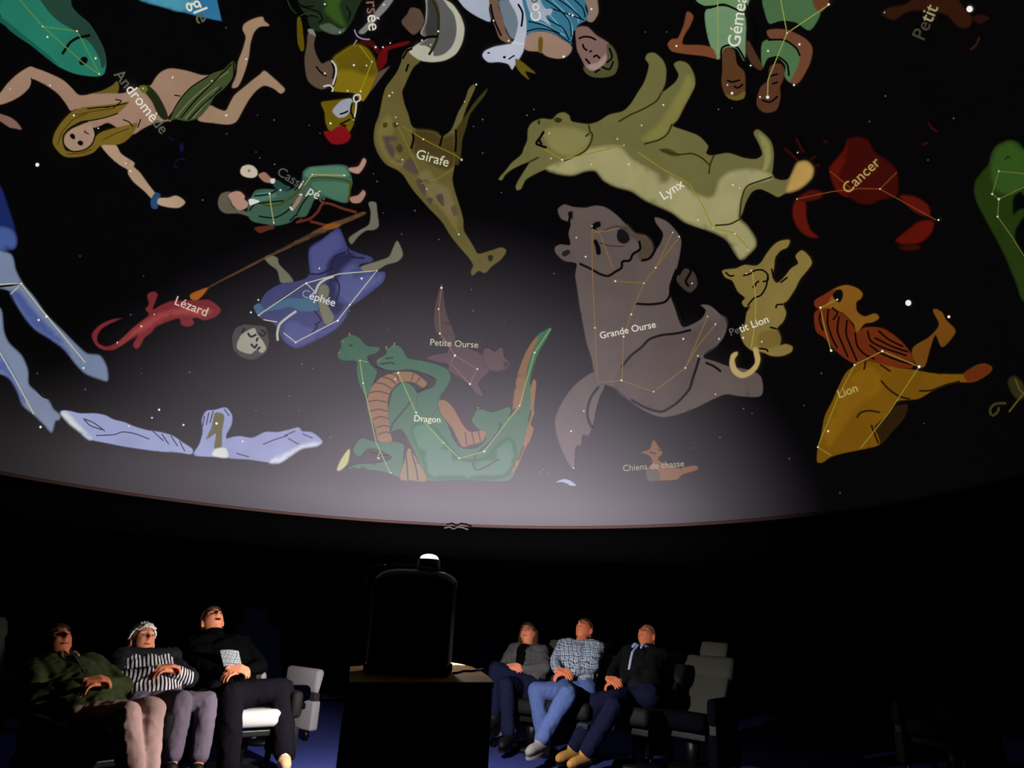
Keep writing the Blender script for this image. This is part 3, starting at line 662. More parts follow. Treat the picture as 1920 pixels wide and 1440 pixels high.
figure('great_bear_figure', 'glowing huge grey-brown bear standing on its tail, right of centre on the dome', 'projected figure', [
 ('f', 'far_paw', 'H', (58, 50, 42), [(690,420),(712,380),(750,368),(782,400),(790,450),(755,485),(712,455)]),
 ('f', 'tail', 'H', (90, 79, 76), [(300,868),(345,925),(322,985),(305,1040),(292,1110),(270,1172),(240,1172),(230,1222),(205,1230),(200,1332),(180,1326),(140,1250),(112,1170),(105,1090),(140,1010),(190,940),(250,890)]),
 ('f', 'body', 'H', (90, 78, 74), [(118,85),(150,60),(190,72),(250,76),(300,66),(350,75),(400,110),(440,150),(490,200),(540,212),(568,245),(580,290),(612,250),(626,200),(592,150),(588,122),(640,140),(682,180),(712,230),(706,300),(690,370),(668,430),(658,490),(682,560),(702,620),(722,652),(762,640),(812,610),(832,570),(808,545),(850,548),(900,590),(932,640),(917,700),(882,740),(832,770),(822,800),(870,815),(940,840),(1040,858),(1095,888),(1107,950),(1090,986),(1000,985),(930,975),(860,1002),(780,1042),(700,1072),(620,1085),(550,1062),(470,1012),(400,950),(340,928),(305,935),(290,860),(280,800),(255,720),(240,640),(225,560),(212,470),(202,400),(208,345),(150,332),(112,300),(103,270),(130,253),(178,255),(170,200),(180,150),(135,130)]),
 ('f', 'muzzle_shade', 'H', (72, 60, 48), [(440,150),(490,200),(540,212),(570,245),(580,300),(555,335),(520,335),(500,300),(520,250),(480,225),(440,200)]),
 ('f', 'leg_shade', 'H', (84, 72, 69), [(430,840),(560,712),(740,672),(900,600),(930,640),(880,740),(800,800),(760,940),(620,1050),(470,1000),(400,945)]),
 ('f', 'eye', 'H', DK, [(278,180),(290,150),(320,142),(325,165),(305,175),(300,185)]),
 ('f', 'eye', 'H', DK, [(290,235),(305,230),(322,265),(325,300),(305,300),(300,270)]),
 ('f', 'nose', 'H', (16, 14, 18), [(402,215),(408,185),(430,178),(455,200),(465,232),(440,250),(412,240)]),
 ('f', 'ear_hollow', 'H', (30, 26, 26), [(165,100),(190,92),(190,130),(175,125)]),
 ('f', 'ear_hollow', 'H', (30, 26, 26), [(140,290),(165,278),(180,290),(158,310),(140,308)]),
 ('s', 'contours', 'H', DK, 4.6, [[(510,235),(515,275),(480,300),(465,330),(430,335),(425,365),(395,385),(360,405),(320,395),(285,375),(250,358),(222,345)], [(490,538),(560,542),(630,532),(658,500),(662,450),(690,372)], [(425,845),(470,790),(520,750),(560,710),(620,690),(690,682),(760,665)], [(800,800),(785,850),(768,900),(752,950),(700,1010),(650,1045),(612,1060),(540,1040),(470,1002)], [(830,822),(870,840),(905,866)], [(315,940),(280,985),(262,1040),(262,1090),(282,1140)], [(680,530),(700,580),(720,630)], [(520,330),(560,320),(590,275)], [(700,400),(730,360),(760,380),(735,430),(750,455)], [(180,100),(170,155)]]),
 ('s', 'muzzle_lines', 'H', (58, 44, 38), 2.2, [[(320,245),(370,260),(440,262)], [(330,190),(400,165),(450,180)]]),
 ('l', 'H', (124, 98, 52), [[(283,175),(285,400),(297,655),(310,918),(425,908),(580,963),(733,848),(840,600)], [(733,848),(795,740),(880,637)], [(283,178),(320,200),(385,370)], [(290,195),(400,180)], [(395,430),(533,440),(705,215)], [(590,365),(672,195)], [(533,440),(470,590),(435,697),(428,908)]]),
 ('d', 'H', ST, 1.5, [(283,165),(297,655),(425,908),(580,963),(733,848),(840,600),(878,637),(395,430),(533,440),(590,365),(672,195),(703,215),(435,697),(243,1055),(182,1153),(195,1330),(895,708),(723,708),(207,220),(252,312),(878,975),(793,790),(472,590),(765,440)]),
 ('t', 'H', 'Grande Ourse', (324,708), (592,652), ALL)], base=0.010)

figure('lion_cub_figure', 'glowing small yellow lion cub with a curled tail between the bear and the lion', 'projected figure', [
 ('f', 'body', 'I', (124, 106, 54), [(42,264),(80,254),(120,250),(170,230),(230,235),(262,215),(290,170),(330,120),(370,95),(422,90),(410,130),(370,150),(340,190),(335,240),(325,300),(350,332),(390,300),(430,250),(470,222),(455,180),(490,148),(530,180),(547,220),(520,262),(480,310),(450,370),(410,430),(385,450),(402,500),(385,550),(350,590),(370,640),(365,682),(400,675),(437,690),(430,720),(380,742),(320,742),(270,722),(215,715),(170,680),(145,620),(170,560),(180,500),(200,462),(170,467),(153,440),(170,415),(130,380),(100,320),(60,300)]),
 ('f', 'curled_tail', 'I', (176, 152, 98), [(215,700),(240,700),(257,760),(240,812),(200,852),(150,867),(105,842),(83,790),(93,735),(125,718),(128,735),(112,765),(125,812),(160,835),(200,815),(228,775)]),
 ('f', 'haunch', 'I', (108, 90, 42), [(250,620),(300,595),(350,595),(370,640),(362,682),(300,700),(250,690)]),
 ('s', 'contours', 'I', DK, 3.2, [[(160,290),(200,280),(225,262),(265,258),(295,280),(300,315),(270,325)], [(215,360),(225,340),(250,320)], [(215,350),(235,345)], [(300,280),(290,350),(260,400),(220,418),(185,460)], [(60,270),(85,292),(110,290)], [(385,452),(350,455),(345,475)], [(350,590),(310,580)], [(250,700),(290,705),(300,720)], [(410,300),(370,330)], [(320,250),(330,300)]]),
 ('l', 'I', (150, 140, 60), [[(212,270),(232,430),(228,560),(205,700)]]),
 ('d', 'I', ST, 1.5, [(178,278),(265,662),(160,640),(205,262)]),
 ('t', 'I', 'Petit Lion', (92,630), (306,552), (2, 3, 4, 6, 7, 8, 9))], base=0.02)

figure('lion_figure', 'glowing orange lion with a dark striped mane at the lower right of the dome', 'projected figure', [
 ('f', 'rear_leg', 'I', (38, 22, 4), [(890,1150),(960,1070),(1000,1030),(1085,1015),(1068,1090),(1000,1170),(925,1245)]),
 ('f', 'front_leg', 'I', (104, 62, 14), [(1110,742),(1120,690),(1200,640),(1242,600),(1262,560),(1228,490),(1245,478),(1282,500),(1302,540),(1355,600),(1320,660),(1275,692),(1242,625),(1212,700),(1182,800),(1140,795)]),
 ('f', 'body', 'I', (108, 72, 6), [(800,790),(870,760),(960,790),(1040,810),(1120,820),(1160,828),(1250,842),(1400,842),(1462,800),(1520,786),(1560,808),(1540,842),(1460,887),(1370,890),(1300,902),(1230,935),(1150,982),(1080,990),(1020,1002),(960,1080),(900,1140),(918,1190),(925,1242),(830,1268),(720,1290),(650,1312),(610,1340),(576,1337),(580,1260),(600,1180),(620,1080),(660,1000),(700,910),(740,835)]),
 ('f', 'far_paw', 'I', (92, 36, 8), [(1400,842),(1462,800),(1520,786),(1560,808),(1540,842),(1460,887),(1420,885)]),
 ('f', 'flank_light', 'I', (122, 84, 10), [(760,870),(860,800),(930,850),(920,950),(820,1020),(700,1180),(640,1260),(620,1180),(680,1020)]),
 ('f', 'mane', 'I', (98, 36, 8), [(560,505),(600,470),(640,468),(740,520),(800,605),(850,580),(950,588),(1040,650),(1100,720),(1122,782),(1100,812),(1000,802),(950,790),(860,772),(800,790),(740,760),(680,712),(620,642),(570,602)]),
 ('f', 'head', 'I', (120, 78, 20), [(565,432),(620,400),(680,360),(740,343),(800,360),(832,390),(822,420),(797,440),(800,490),(842,520),(902,503),(925,528),(890,552),(842,562),(800,612),(780,560),(720,500),(640,472),(590,478)]),
 ('f', 'brow_tuft', 'I', (104, 38, 10), [(560,435),(620,395),(680,360),(660,400),(640,440),(600,470),(570,470)]),
 ('f', 'eye', 'I', DK, [(662,400),(685,370),(715,372),(722,405),(705,440),(680,430)]),
 ('s', 'mane_stripes', 'I', DK, 3.4, [[(640,480),(635,560),(660,640),(690,700)], [(700,520),(690,600),(720,680),(750,750)], [(745,540),(740,620),(770,700),(800,770)], [(790,610),(800,680),(840,730),(900,760)], [(860,600),(880,660),(960,700),(1080,740)], [(920,600),(980,650),(1060,690)], [(870,680),(940,730),(1040,770),(1110,790)], [(900,640),(1000,690),(1090,720)], [(600,480),(590,540),(610,600)], [(660,470),(690,500),(665,540)]]),
 ('s', 'contours', 'I', (38, 20, 2), 3.6, [[(800,1090),(820,1062),(870,1050),(930,1060)], [(935,880),(980,930),(1040,970),(1100,985)], [(1150,940),(1220,935),(1300,905),(1380,885)], [(880,1130),(900,1180),(920,1235)], [(850,770),(840,820)], [(930,790),(990,830)]]),
 ('l', 'I', (130, 122, 45), [[(690,425),(595,470),(620,590),(655,712)], [(943,715),(787,793),(700,960),(580,1255),(655,1302)], [(943,715),(1150,803),(980,1060),(820,1262)]]),
 ('d', 'I', ST, 2.0, [(690,425),(595,470),(655,712),(787,793),(943,715),(580,1255),(638,1165)]),
 ('d', 'I', ST, 3.6, [(1150,803)]),
 ('t', 'I', 'Lion', (703,980), (808,940), ALL, (168, 160, 95))])

figure('olive_wing_figure', 'faint olive feather-like fragment at the right edge, beyond the orange lion', 'projected figure', [
 ('f', 'feather', 'I', (40, 38, 14), [(1650,880),(1690,855),(1735,900),(1745,970),(1705,985),(1665,940)]),
 ('s', 'feather_lines', 'I', (78, 72, 30), 3.0, [[(1655,1058),(1700,1000),(1745,945)], [(1690,870),(1715,930),(1745,960)]]),
 ('s', 'loop', 'I', (52, 48, 22), 5.0, [[(1555,1078),(1550,1040),(1580,1012),(1640,1008)], [(1560,1080),(1590,1060),(1600,1030)]])])

figure('lizard_figure', 'glowing small red lizard with a curled tail at the left of the dome', 'projected figure', [
 ('f', 'body', 'F', (112, 36, 40), [(518,460),(522,430),(560,390),(620,360),(690,348),(620,380),(572,410),(547,450),(552,490),(600,510),(650,490),(700,450),(740,410),(790,370),(838,330),(818,300),(838,270),(828,220),(860,200),(887,215),(872,260),(860,302),(900,280),(960,255),(1040,250),(1120,248),(1180,248),(1242,300),(1212,342),(1150,362),(1110,347),(1082,352),(1092,380),(1060,397),(1020,387),(1008,352),(950,367),(880,397),(852,430),(812,460),(792,500),(768,523),(748,500),(768,460),(785,425),(750,442),(700,492),(640,527),(580,527),(540,502)]),
 ('f', 'back_light', 'F', (150, 62, 62), [(860,340),(940,310),(1040,290),(1130,290),(1200,310),(1140,340),(1040,330),(940,345),(840,400),(720,470),(660,505),(740,430)]),
 ('d', 'F', ST, 1.5, [(868,328),(660,487),(795,395)]),
 ('t', 'F', 'Lézard', (980,272), (1158,340), ALL, (205, 180, 165))])

figure('long_staff_figure', 'glowing long brown staff slanting from the blue-robed king to the red lizard', 'projected figure', [
 ('f', 'shaft', 'E', (88, 62, 40), [(-60,960),(20,895),(200,795),(400,692),(780,492),(900,450),(1030,402),(1040,420),(900,482),(860,505),(480,668),(240,790),(60,880),(-40,975)]),
 ('f', 'knob', 'E', (128, 78, 28), [(770,505),(800,482),(850,475),(885,482),(862,505),(800,516)]),
 ('f', 'flame_tip', 'F', (150, 80, 22), [(1068,222),(1090,205),(1130,190),(1165,178),(1150,210),(1112,245),(1078,245)])], base=0.012)

figure('seated_queen_figure', 'glowing woman in a green robe on a throne holding a mirror, left of the giraffe', 'projected figure', [
 ('f', 'throne_rail', 'E', (84, 38, 28), [(330,505),(400,492),(450,488),(462,508),(420,520),(368,538)]),
 ('s', 'throne_frame', 'E', (88, 38, 26), 5.0, [[(600,470),(690,445),(740,400),(770,350),(820,350),(900,380),(990,405)], [(690,462),(760,480),(820,495)], [(620,462),(640,450)]]),
 ('f', 'mirror', 'E', (188, 178, 158), [(242,140),(255,112),(290,100),(325,108),(350,135),(350,165),(325,182),(285,180),(252,165)]),
 ('f', 'mirror_boss', 'E', (140, 105, 80), [(288,135),(300,128),(308,138),(298,148)]),
 ('f', 'mirror_hand', 'E', (148, 108, 90), [(358,165),(400,148),(440,185),(462,188),(442,216),(392,206)]),
 ('f', 'sleeve', 'E', (34, 66, 62), [(450,215),(480,198),(530,230),(565,248),(520,275),(470,252)]),
 ('f', 'cuff', 'E', (200, 196, 190), [(435,192),(465,190),(462,215),(442,220)]),
 ('f', 'robe', 'E', (56, 86, 70), [(290,372),(310,312),(340,265),(400,255),(470,260),(540,270),(600,240),(640,200),(640,150),(680,115),(760,105),(860,98),(922,105),(945,140),(962,210),(950,262),(932,342),(860,332),(760,300),(720,320),(692,380),(662,430),(600,440),(560,470),(480,490),(400,480),(320,462),(290,422)]),
 ('f', 'skirt_light', 'E', (76, 118, 94), [(650,170),(690,122),(780,112),(900,112),(935,150),(930,175),(820,180),(720,185)]),
 ('f', 'skirt_lower', 'E', (66, 106, 82), [(700,215),(800,205),(900,215),(945,235),(925,335),(860,325),(740,270)]),
 ('f', 'shoulder_light', 'E', (72, 112, 96), [(310,330),(345,285),(430,275),(480,300),(420,320),(350,345)]),
 ('s', 'robe_border', 'E', (66, 66, 14), 3.6, [[(370,345),(430,365),(500,352),(580,300),(645,240),(690,190),(780,180),(880,190),(955,212)], [(950,215),(945,280),(935,335)]]),
 ('s', 'robe_folds', 'E', (10, 24, 20), 3.0, [[(330,300),(420,290),(480,262)], [(300,395),(340,350),(430,340),(520,330)], [(360,430),(460,440),(540,400),(580,350)], [(600,430),(640,350),(680,300)], [(560,460),(600,420)], [(640,150),(630,215),(590,265)]]),
 ('f', 'hair', 'E', (88, 84, 70), [(98,350),(105,310),(125,282),(170,272),(210,290),(180,330),(200,375),(280,400),(300,430),(230,412),(150,412),(112,388)]),
 ('f', 'face', 'E', (168, 130, 112), [(165,295),(200,272),(240,272),(270,300),(268,320),(292,345),(282,375),(235,392),(195,360),(180,325)]),
 ('f', 'collar', 'E', (205, 205, 200), [(295,325),(320,318),(368,335),(330,352),(305,360)]),
 ('f', 'resting_hand', 'E', (152, 116, 98), [(560,382),(590,345),(605,318),(640,288),(632,325),(600,370),(580,395)]),
 ('f', 'foot', 'E', (172, 130, 115), [(940,120),(1000,110),(1032,58),(1052,75),(1032,122),(1000,156),(950,142)]),
 ('f', 'foot', 'E', (160, 120, 105), [(948,310),(1000,295),(1032,262),(1047,290),(1012,342),(960,342)]),
 ('s', 'sleeve_cuffs', 'E', (205, 205, 205), 3.0, [[(560,370),(580,390)], [(628,290),(640,292)]]),
 ('l', 'E', (150, 152, 95), [[(705,162),(910,168)], [(430,285),(440,370),(457,470)], [(640,250),(705,162)]]),
 ('d', 'E', ST, 1.7, [(705,162),(910,168),(430,285),(457,472),(500,262),(625,292)]),
 ('t', 'E', 'Cassiopée', (474,160), (772,345), (4, 6, 7), (200, 202, 188), (78, 84, 74))])

figure('robed_king_figure', 'glowing upside-down bearded king in a blue robe at the lower left centre of the dome', 'projected figure', [
 ('f', 'far_leg', 'E', (102, 100, 86), [(940,570),(1010,520),(1070,482),(1080,400),(1066,348),(1085,336),(1115,345),(1122,400),(1132,490),(1100,518),(1050,522),(1000,560),(958,610)]),
 ('f', 'robe', 'E', (54, 58, 104), [(328,1010),(365,990),(400,930),(450,890),(520,860),(600,850),(660,830),(690,790),(682,700),(690,640),(760,590),(830,530),(880,508),(912,580),(940,640),(1010,670),(1080,690),(1092,720),(1010,740),(1020,770),(1120,788),(1172,790),(1162,850),(1080,920),(1000,980),(950,1010),(920,1080),(860,1150),(780,1200),(680,1250),(600,1278),(530,1242),(500,1200),(480,1150),(440,1110),(380,1090),(350,1060)]),
 ('f', 'skirt_light', 'E', (70, 74, 124), [(690,700),(700,630),(780,580),(850,530),(890,560),(900,620),(830,680),(800,760),(740,810),(700,790)]),
 ('f', 'hem_light', 'E', (72, 78, 126), [(860,900),(900,790),(960,740),(1000,760),(980,800),(1150,795),(1140,850),(1060,910),(960,990),(900,970)]),
 ('f', 'sleeve_light', 'E', (70, 74, 126), [(520,1130),(580,1100),(680,1140),(800,1150),(900,1040),(925,1060),(860,1145),(700,1235),(600,1268),(530,1225)]),
 ('f', 'dark_lap', 'E', (22, 26, 62), [(800,740),(860,680),(940,670),(980,690),(900,760),(860,840),(860,980),(900,1000),(860,1060),(800,1000),(800,860)]),
 ('f', 'collar', 'E', (58, 92, 118), [(328,1010),(365,990),(400,1030),(450,1000),(520,970),(560,955),(620,958),(720,960),(742,1030),(640,1042),(560,1012),(480,1032),(400,1045),(370,1072),(350,1060)]),
 ('f', 'holding_arm', 'E', (104, 102, 84), [(500,855),(480,780),(430,740),(398,700),(430,680),(480,698),(492,740),(560,810),(582,850),(540,856)]),
 ('f', 'folded_arm', 'E', (108, 106, 84), [(750,885),(780,868),(808,885),(812,930),(792,980),(842,1070),(832,1110),(790,1124),(758,1050),(740,960)]),
 ('f', 'near_leg', 'E', (108, 106, 88), [(1015,755),(1120,720),(1195,692),(1222,640),(1248,588),(1270,620),(1287,680),(1250,722),(1180,742),(1110,782),(1040,782)]),
 ('f', 'hair_and_beard', 'E', (62, 58, 58), [(190,1200),(210,1150),(265,1125),(330,1130),(400,1140),(418,1185),(425,1240),(410,1300),(370,1330),(320,1352),(250,1335),(200,1290),(190,1245)]),
 ('f', 'face', 'E', (150, 146, 130), [(220,1250),(240,1205),(262,1182),(330,1148),(352,1190),(385,1230),(408,1280),(380,1310),(345,1290),(310,1315),(260,1305),(225,1285)]),
 ('s', 'face_lines', 'E', (12, 12, 16), 4.0, [[(290,1180),(310,1205),(345,1190)], [(310,1250),(335,1275),(350,1250)], [(355,1210),(345,1235)], [(375,1160),(405,1180),(385,1200),(365,1180)], [(270,1150),(250,1180)], [(370,1270),(350,1290)]]),
 ('s', 'white_trim', 'E', (172, 172, 160), 4.4, [[(483,1230),(480,1180),(495,1125),(545,1080),(602,1040)], [(722,930),(745,870),(790,835),(842,816)]]),
 ('s', 'robe_folds', 'E', (12, 14, 40), 3.0, [[(690,800),(760,800),(840,760)], [(830,740),(850,690),(920,660)], [(860,980),(880,880),(850,830)], [(470,990),(540,940),(640,880)], [(720,1130),(760,1100),(720,1040)], [(930,640),(960,690),(1040,700)], [(700,1190),(740,1130)]]),
 ('l', 'E', (180, 178, 158), [[(665,860),(880,800),(1120,780),(945,1000),(868,1100),(598,1240),(520,1180)], [(360,1065),(500,970),(665,860),(720,915)], [(390,1095),(480,1110)]]),
 ('d', 'E', ST, 1.7, [(1120,780),(945,1000),(868,1102),(598,1242),(665,862),(360,1068),(358,968),(1022,830),(750,765),(310,1048)]),
 ('t', 'E', 'Céphée', (634,945), (846,1010), (1, 2, 3, 4, 5), (208, 210, 205), (130, 132, 140))])

figure('winged_horse_figure', 'glowing pale blue horse forelegs cut by the left edge of the dome picture', 'projected figure', [
 ('f', 'chest', 'P', (22, 36, 90), [(-20,340),(2,352),(14,385),(24,415),(30,440),(28,466),(10,470),(-20,468)]),
 ('f', 'chest_light', 'P', (62, 84, 140), [(-20,430),(0,425),(20,430),(30,445),(26,465),(-20,467)]),
 ('f', 'upper_leg', 'F', (110, 124, 152), [(-60,-20),(60,-10),(88,80),(130,160),(190,230),(260,330),(350,420),(430,500),(490,550),(560,560),(598,620),(606,700),(560,692),(480,660),(420,600),(360,520),(280,460),(200,410),(140,340),(90,260),(60,200),(0,180),(-60,180)]),
 ('f', 'upper_leg_shade', 'F', (70, 84, 140), [(60,200),(110,200),(180,290),(260,380),(340,460),(400,560),(360,520),(280,460),(200,410),(140,340),(90,260)]),
 ('f', 'lower_leg', 'F', (114, 126, 150), [(-60,300),(5,300),(20,420),(50,490),(120,560),(155,640),(160,720),(200,760),(270,810),(300,862),(338,895),(332,920),(310,930),(290,992),(250,950),(190,892),(130,840),(100,760),(50,682),(-60,610)]),
 ('f', 'lower_leg_shade', 'F', (76, 90, 148), [(-60,480),(40,600),(100,720),(140,800),(130,840),(100,760),(50,682),(-60,610)]),
 ('s', 'joint_line', 'F', DK, 3.4, [[(0,172),(60,165),(110,155)], [(200,745),(240,790),(280,800)]]),
 ('l', 'F', (190, 188, 150), [[(-40,160),(120,155),(60,215)], [(120,155),(220,285),(480,600)], [(-30,510),(0,545),(100,720),(190,890)]]),
 ('d', 'F', ST, 2.2, [(120,155),(218,360),(262,340),(470,630),(228,962)])])

figure('swan_wings_figure', 'glowing pale lavender outspread swan wings along the lower left rim of the dome', 'projected figure', [
 ('f', 'left_wing', 'F', (142, 150, 190), [(338,880),(380,870),(450,885),(530,885),(590,895),(640,920),(700,935),(760,960),(830,980),(900,990),(970,1010),(1030,1050),(1082,1085),(1076,1115),(1000,1105),(900,1100),(800,1087),(700,1072),(600,1052),(500,1030),(440,980),(390,940)]),
 ('f', 'right_wing', 'F', (138, 144, 186), [(1270,1130),(1270,1040),(1300,1020),(1350,1013),(1420,1022),(1490,990),(1560,990),(1620,978),(1680,963),(1700,985),(1750,990),(1790,1015),(1815,1047),(1780,1070),(1700,1082),(1640,1120),(1570,1165),(1500,1160),(1400,1145)]),
 ('f', 'tail_fan', 'F', (140, 146, 188), [(1090,1120),(1120,1060),(1140,990),(1135,920),(1160,872),(1210,865),(1270,852),(1305,895),(1302,950),(1272,1010),(1285,1060),(1285,1135),(1200,1130)]),
 ('f', 'feet', 'F', (92, 86, 40), [(1160,1030),(1190,960),(1205,890),(1230,880),(1262,900),(1250,980),(1245,1080),(1205,1080),(1215,1000),(1180,1020)]),
 ('f', 'bright_rump', 'F', (205, 208, 200), [(1195,1122),(1212,1085),(1268,1080),(1282,1132)]),
 ('f', 'bright_edge', 'F', (200, 204, 215), [(1505,1158),(1600,1110),(1700,1060),(1800,1045),(1780,1068),(1700,1082),(1640,1120),(1570,1163)]),
 ('f', 'bright_edge', 'F', (200, 204, 200), [(345,885),(375,880),(440,950),(510,1020),(500,1030),(440,980),(390,940)]),
 ('s', 'feather_lines', 'F', (30, 36, 62), 2.0, [[(470,915),(530,940),(590,985)], [(470,915),(510,955),(585,980)], [(540,1010),(640,1005),(690,990),(760,1000),(840,1030)], [(860,985),(920,1040)], [(910,1000),(950,1060)], [(960,1010),(1000,1070)], [(1010,1040),(1040,1100)], [(1150,900),(1140,960)], [(1175,880),(1160,950)], [(1200,870),(1180,940)], [(1620,1025),(1680,1060)], [(1480,1060),(1540,1035),(1620,1010)], [(1400,1130),(1330,1110)], [(1700,1000),(1760,1025)], [(1660,985),(1600,1010)], [(1260,860),(1290,900)]]),
 ('d', 'F', (230, 230, 225), 1.8, [(725,958),(1365,1042),(895,865),(855,910),(1032,950)]),
 ('d', 'F', (240, 240, 235), 3.0, [(1218,942)])])

OR = (128, 90, 48)
figure('dragon_figure', 'glowing green dragon with orange belly rings at the bottom centre of the dome', 'projected figure', [
 ('f', 'tail', 'G', (36, 92, 62), [(1422,372),(1392,440),(1345,520),(1308,620),(1290,720),(1320,800),(1310,900),(1290,1000),(1262,1100),(1222,1200),(1165,1312),(1000,1316),(850,1312),(660,1312),(620,1230),(560,1100),(500,1000),(430,1010),(418,900),(432,800),(460,742),(520,708),(570,735),(610,780),(700,740),(712,690),(740,780),(730,880),(780,960),(850,1100),(960,1110),(1020,1050),(960,985),(932,945),(960,880),(1000,875),(1060,892),(1160,858),(1178,885),(1200,800),(1210,690),(1250,560),(1300,470),(1345,410)]),
 ('f', 'head_and_neck', 'G', (30, 86, 58), [(108,530),(130,490),(128,452),(175,425),(190,415),(240,435),(290,485),(370,495),(345,530),(290,550),(310,600),(350,640),(332,700),(300,780),(278,792),(240,720),(225,640),(222,580),(150,577),(115,562)]),
 ('f', 'bent_arm', 'G', (32, 90, 62), [(352,602),(350,570),(400,540),(420,500),(460,478),(502,500),(540,560),(620,575),(720,600),(782,630),(802,680),(772,750),(732,800),(715,880),(660,930),(600,860),(600,780),(690,740),(712,690),(642,655),(560,630),(470,637),(400,630)]),
 ('f', 'rear_foot', 'G', (34, 90, 62), [(203,1130),(230,1070),(265,1050),(350,1075),(450,1070),(512,1090),(512,1170),(500,1292),(430,1270),(330,1250),(160,1240),(230,1210),(370,1200),(440,1170),(350,1120),(290,1120),(240,1165)]),
 ('f', 'foot_claw', 'G', (176, 172, 110), [(103,1247),(130,1180),(182,1115),(172,1200),(130,1247)]),
 ('f', 'ribbed_belly', 'G', OR, [(288,830),(310,750),(360,690),(420,658),(500,643),(570,648),(620,678),(658,715),(632,742),(580,712),(520,705),(470,722),(432,770),(417,830),(422,920),(430,1010),(442,1072),(358,1072),(338,990),(300,900)]),
 ('f', 'upper_back_belly', 'G', OR, [(725,835),(748,815),(785,830),(825,875),(872,960),(920,1010),(1015,1005),(1002,1070),(930,1092),(880,1108),(850,1072),(810,990),(742,905)]),
 ('f', 'tail_stripe', 'G', (122, 84, 40), [(1345,425),(1312,500),(1275,600),(1262,720),(1240,850),(1185,915),(1188,790),(1215,650),(1260,530),(1310,450)]),
 ('f', 'tail_frill', 'G', OR, [(1310,688),(1328,720),(1312,860),(1316,900),(1290,962),(1312,990),(1292,1060),(1252,1130),(1212,1230),(1155,1292),(1182,1230),(1232,1130),(1262,1020),(1290,850),(1290,760)]),
 ('f', 'back_fan', 'G', (122, 98, 52), [(488,1302),(515,1200),(545,1108),(595,1180),(662,1312),(560,1312)]),
 ('f', 'pale_flank', 'G', (48, 106, 78), [(560,1000),(660,960),(760,1060),(860,1180),(1000,1180),(1150,1050),(1200,1150),(1120,1290),(700,1300),(640,1200)]),
 ('s', 'belly_rings', 'G', (62, 36, 22), 2.4, [[(335,710),(390,720),(440,750)], [(380,675),(430,690),(465,720)], [(300,775),(360,765),(430,785)], [(430,655),(470,670),(485,710)], [(292,830),(350,820),(418,835)], [(300,890),(360,875),(422,890)], [(320,940),(370,920),(424,935)], [(345,990),(390,975),(428,985)], [(355,1030),(400,1015),(434,1022)], [(575,655),(560,700)], [(615,680),(590,715)], [(890,1015),(900,1095)], [(930,1012),(945,1088)], [(970,1008),(985,1072)]]),
 ('s', 'contours', 'G', (8, 20, 18), 3.0, [[(555,830),(500,900),(450,960),(430,1010)], [(590,770),(620,765),(660,740)], [(1105,960),(1100,1000),(1040,1080),(960,1150),(940,1220),(980,1245),(1100,1180)], [(1200,870),(1160,920)], [(300,570),(340,620),(400,640)], [(180,480),(200,490)], [(370,600),(430,590),(460,600)], [(400,565),(450,560)], [(510,1040),(530,1180),(540,1310)], [(560,1130),(590,1240),(600,1310)], [(640,660),(690,690),(660,730)], [(1215,1190),(1250,1100)], [(1295,880),(1280,950)], [(300,1140),(370,1160),(430,1165)]]),
 ('s', 'horns_and_claws', 'G', (120, 92, 50), 3.0, [[(180,425),(180,405)], [(135,460),(150,455)], [(112,530),(125,522)], [(410,510),(405,485)], [(450,490),(460,462)], [(355,580),(370,565)], [(965,870),(975,860)], [(935,940),(950,932)], [(370,1130),(350,1180)]]),
 ('l', 'G', (120, 150, 72), [[(290,585),(245,575),(265,715),(345,1080),(430,1265)], [(480,650),(590,900),(757,1080),(855,1175),(1008,1133),(1225,850),(1317,527),(1415,380)]]),
 ('d', 'G', ST, 1.6, [(245,575),(265,715),(480,650),(462,690),(590,895),(757,1080),(855,1175),(1008,1133),(1225,852),(1317,527),(435,1265),(360,1175)]),
 ('t', 'G', 'Dragon', (578,948), (738,956), ALL)])

figure('little_bear_figure', 'glowing faint mauve little bear with a long tail above the green dragon', 'projected figure', [
 ('f', 'tail', 'G', (66, 48, 46), [(738,115),(752,110),(762,200),(782,300),(832,430),(812,480),(740,440),(702,370),(700,280),(720,180)]),
 ('f', 'body', 'G', (70, 48, 52), [(650,562),(700,538),(780,525),(795,475),(860,485),(960,518),(1012,556),(1052,620),(1002,680),(972,720),(1007,795),(960,782),(920,732),(860,682),(790,640),(785,598),(720,585)]),
 ('f', 'head', 'G', (74, 52, 50), [(1000,525),(1018,498),(1045,505),(1072,522),(1100,498),(1122,500),(1130,550),(1168,592),(1150,622),(1090,642),(1040,632),(1002,590)]),
 ('f', 'muzzle', 'G', (30, 24, 26), [(1125,590),(1150,585),(1160,605),(1135,615)]),
 ('l', 'G', (108, 84, 60), [[(745,130),(730,260),(738,410),(828,545),(965,628),(920,720)], [(828,545),(800,590),(920,720)]]),
 ('d', 'G', ST, 1.8, [(728,260),(735,410),(828,545),(965,628),(920,720)]),
 ('d', 'G', ST, 2.6, [(745,130)]),
 ('t', 'G', 'Petite Ourse', (676,482), (970,498), ALL, (175, 172, 150))])

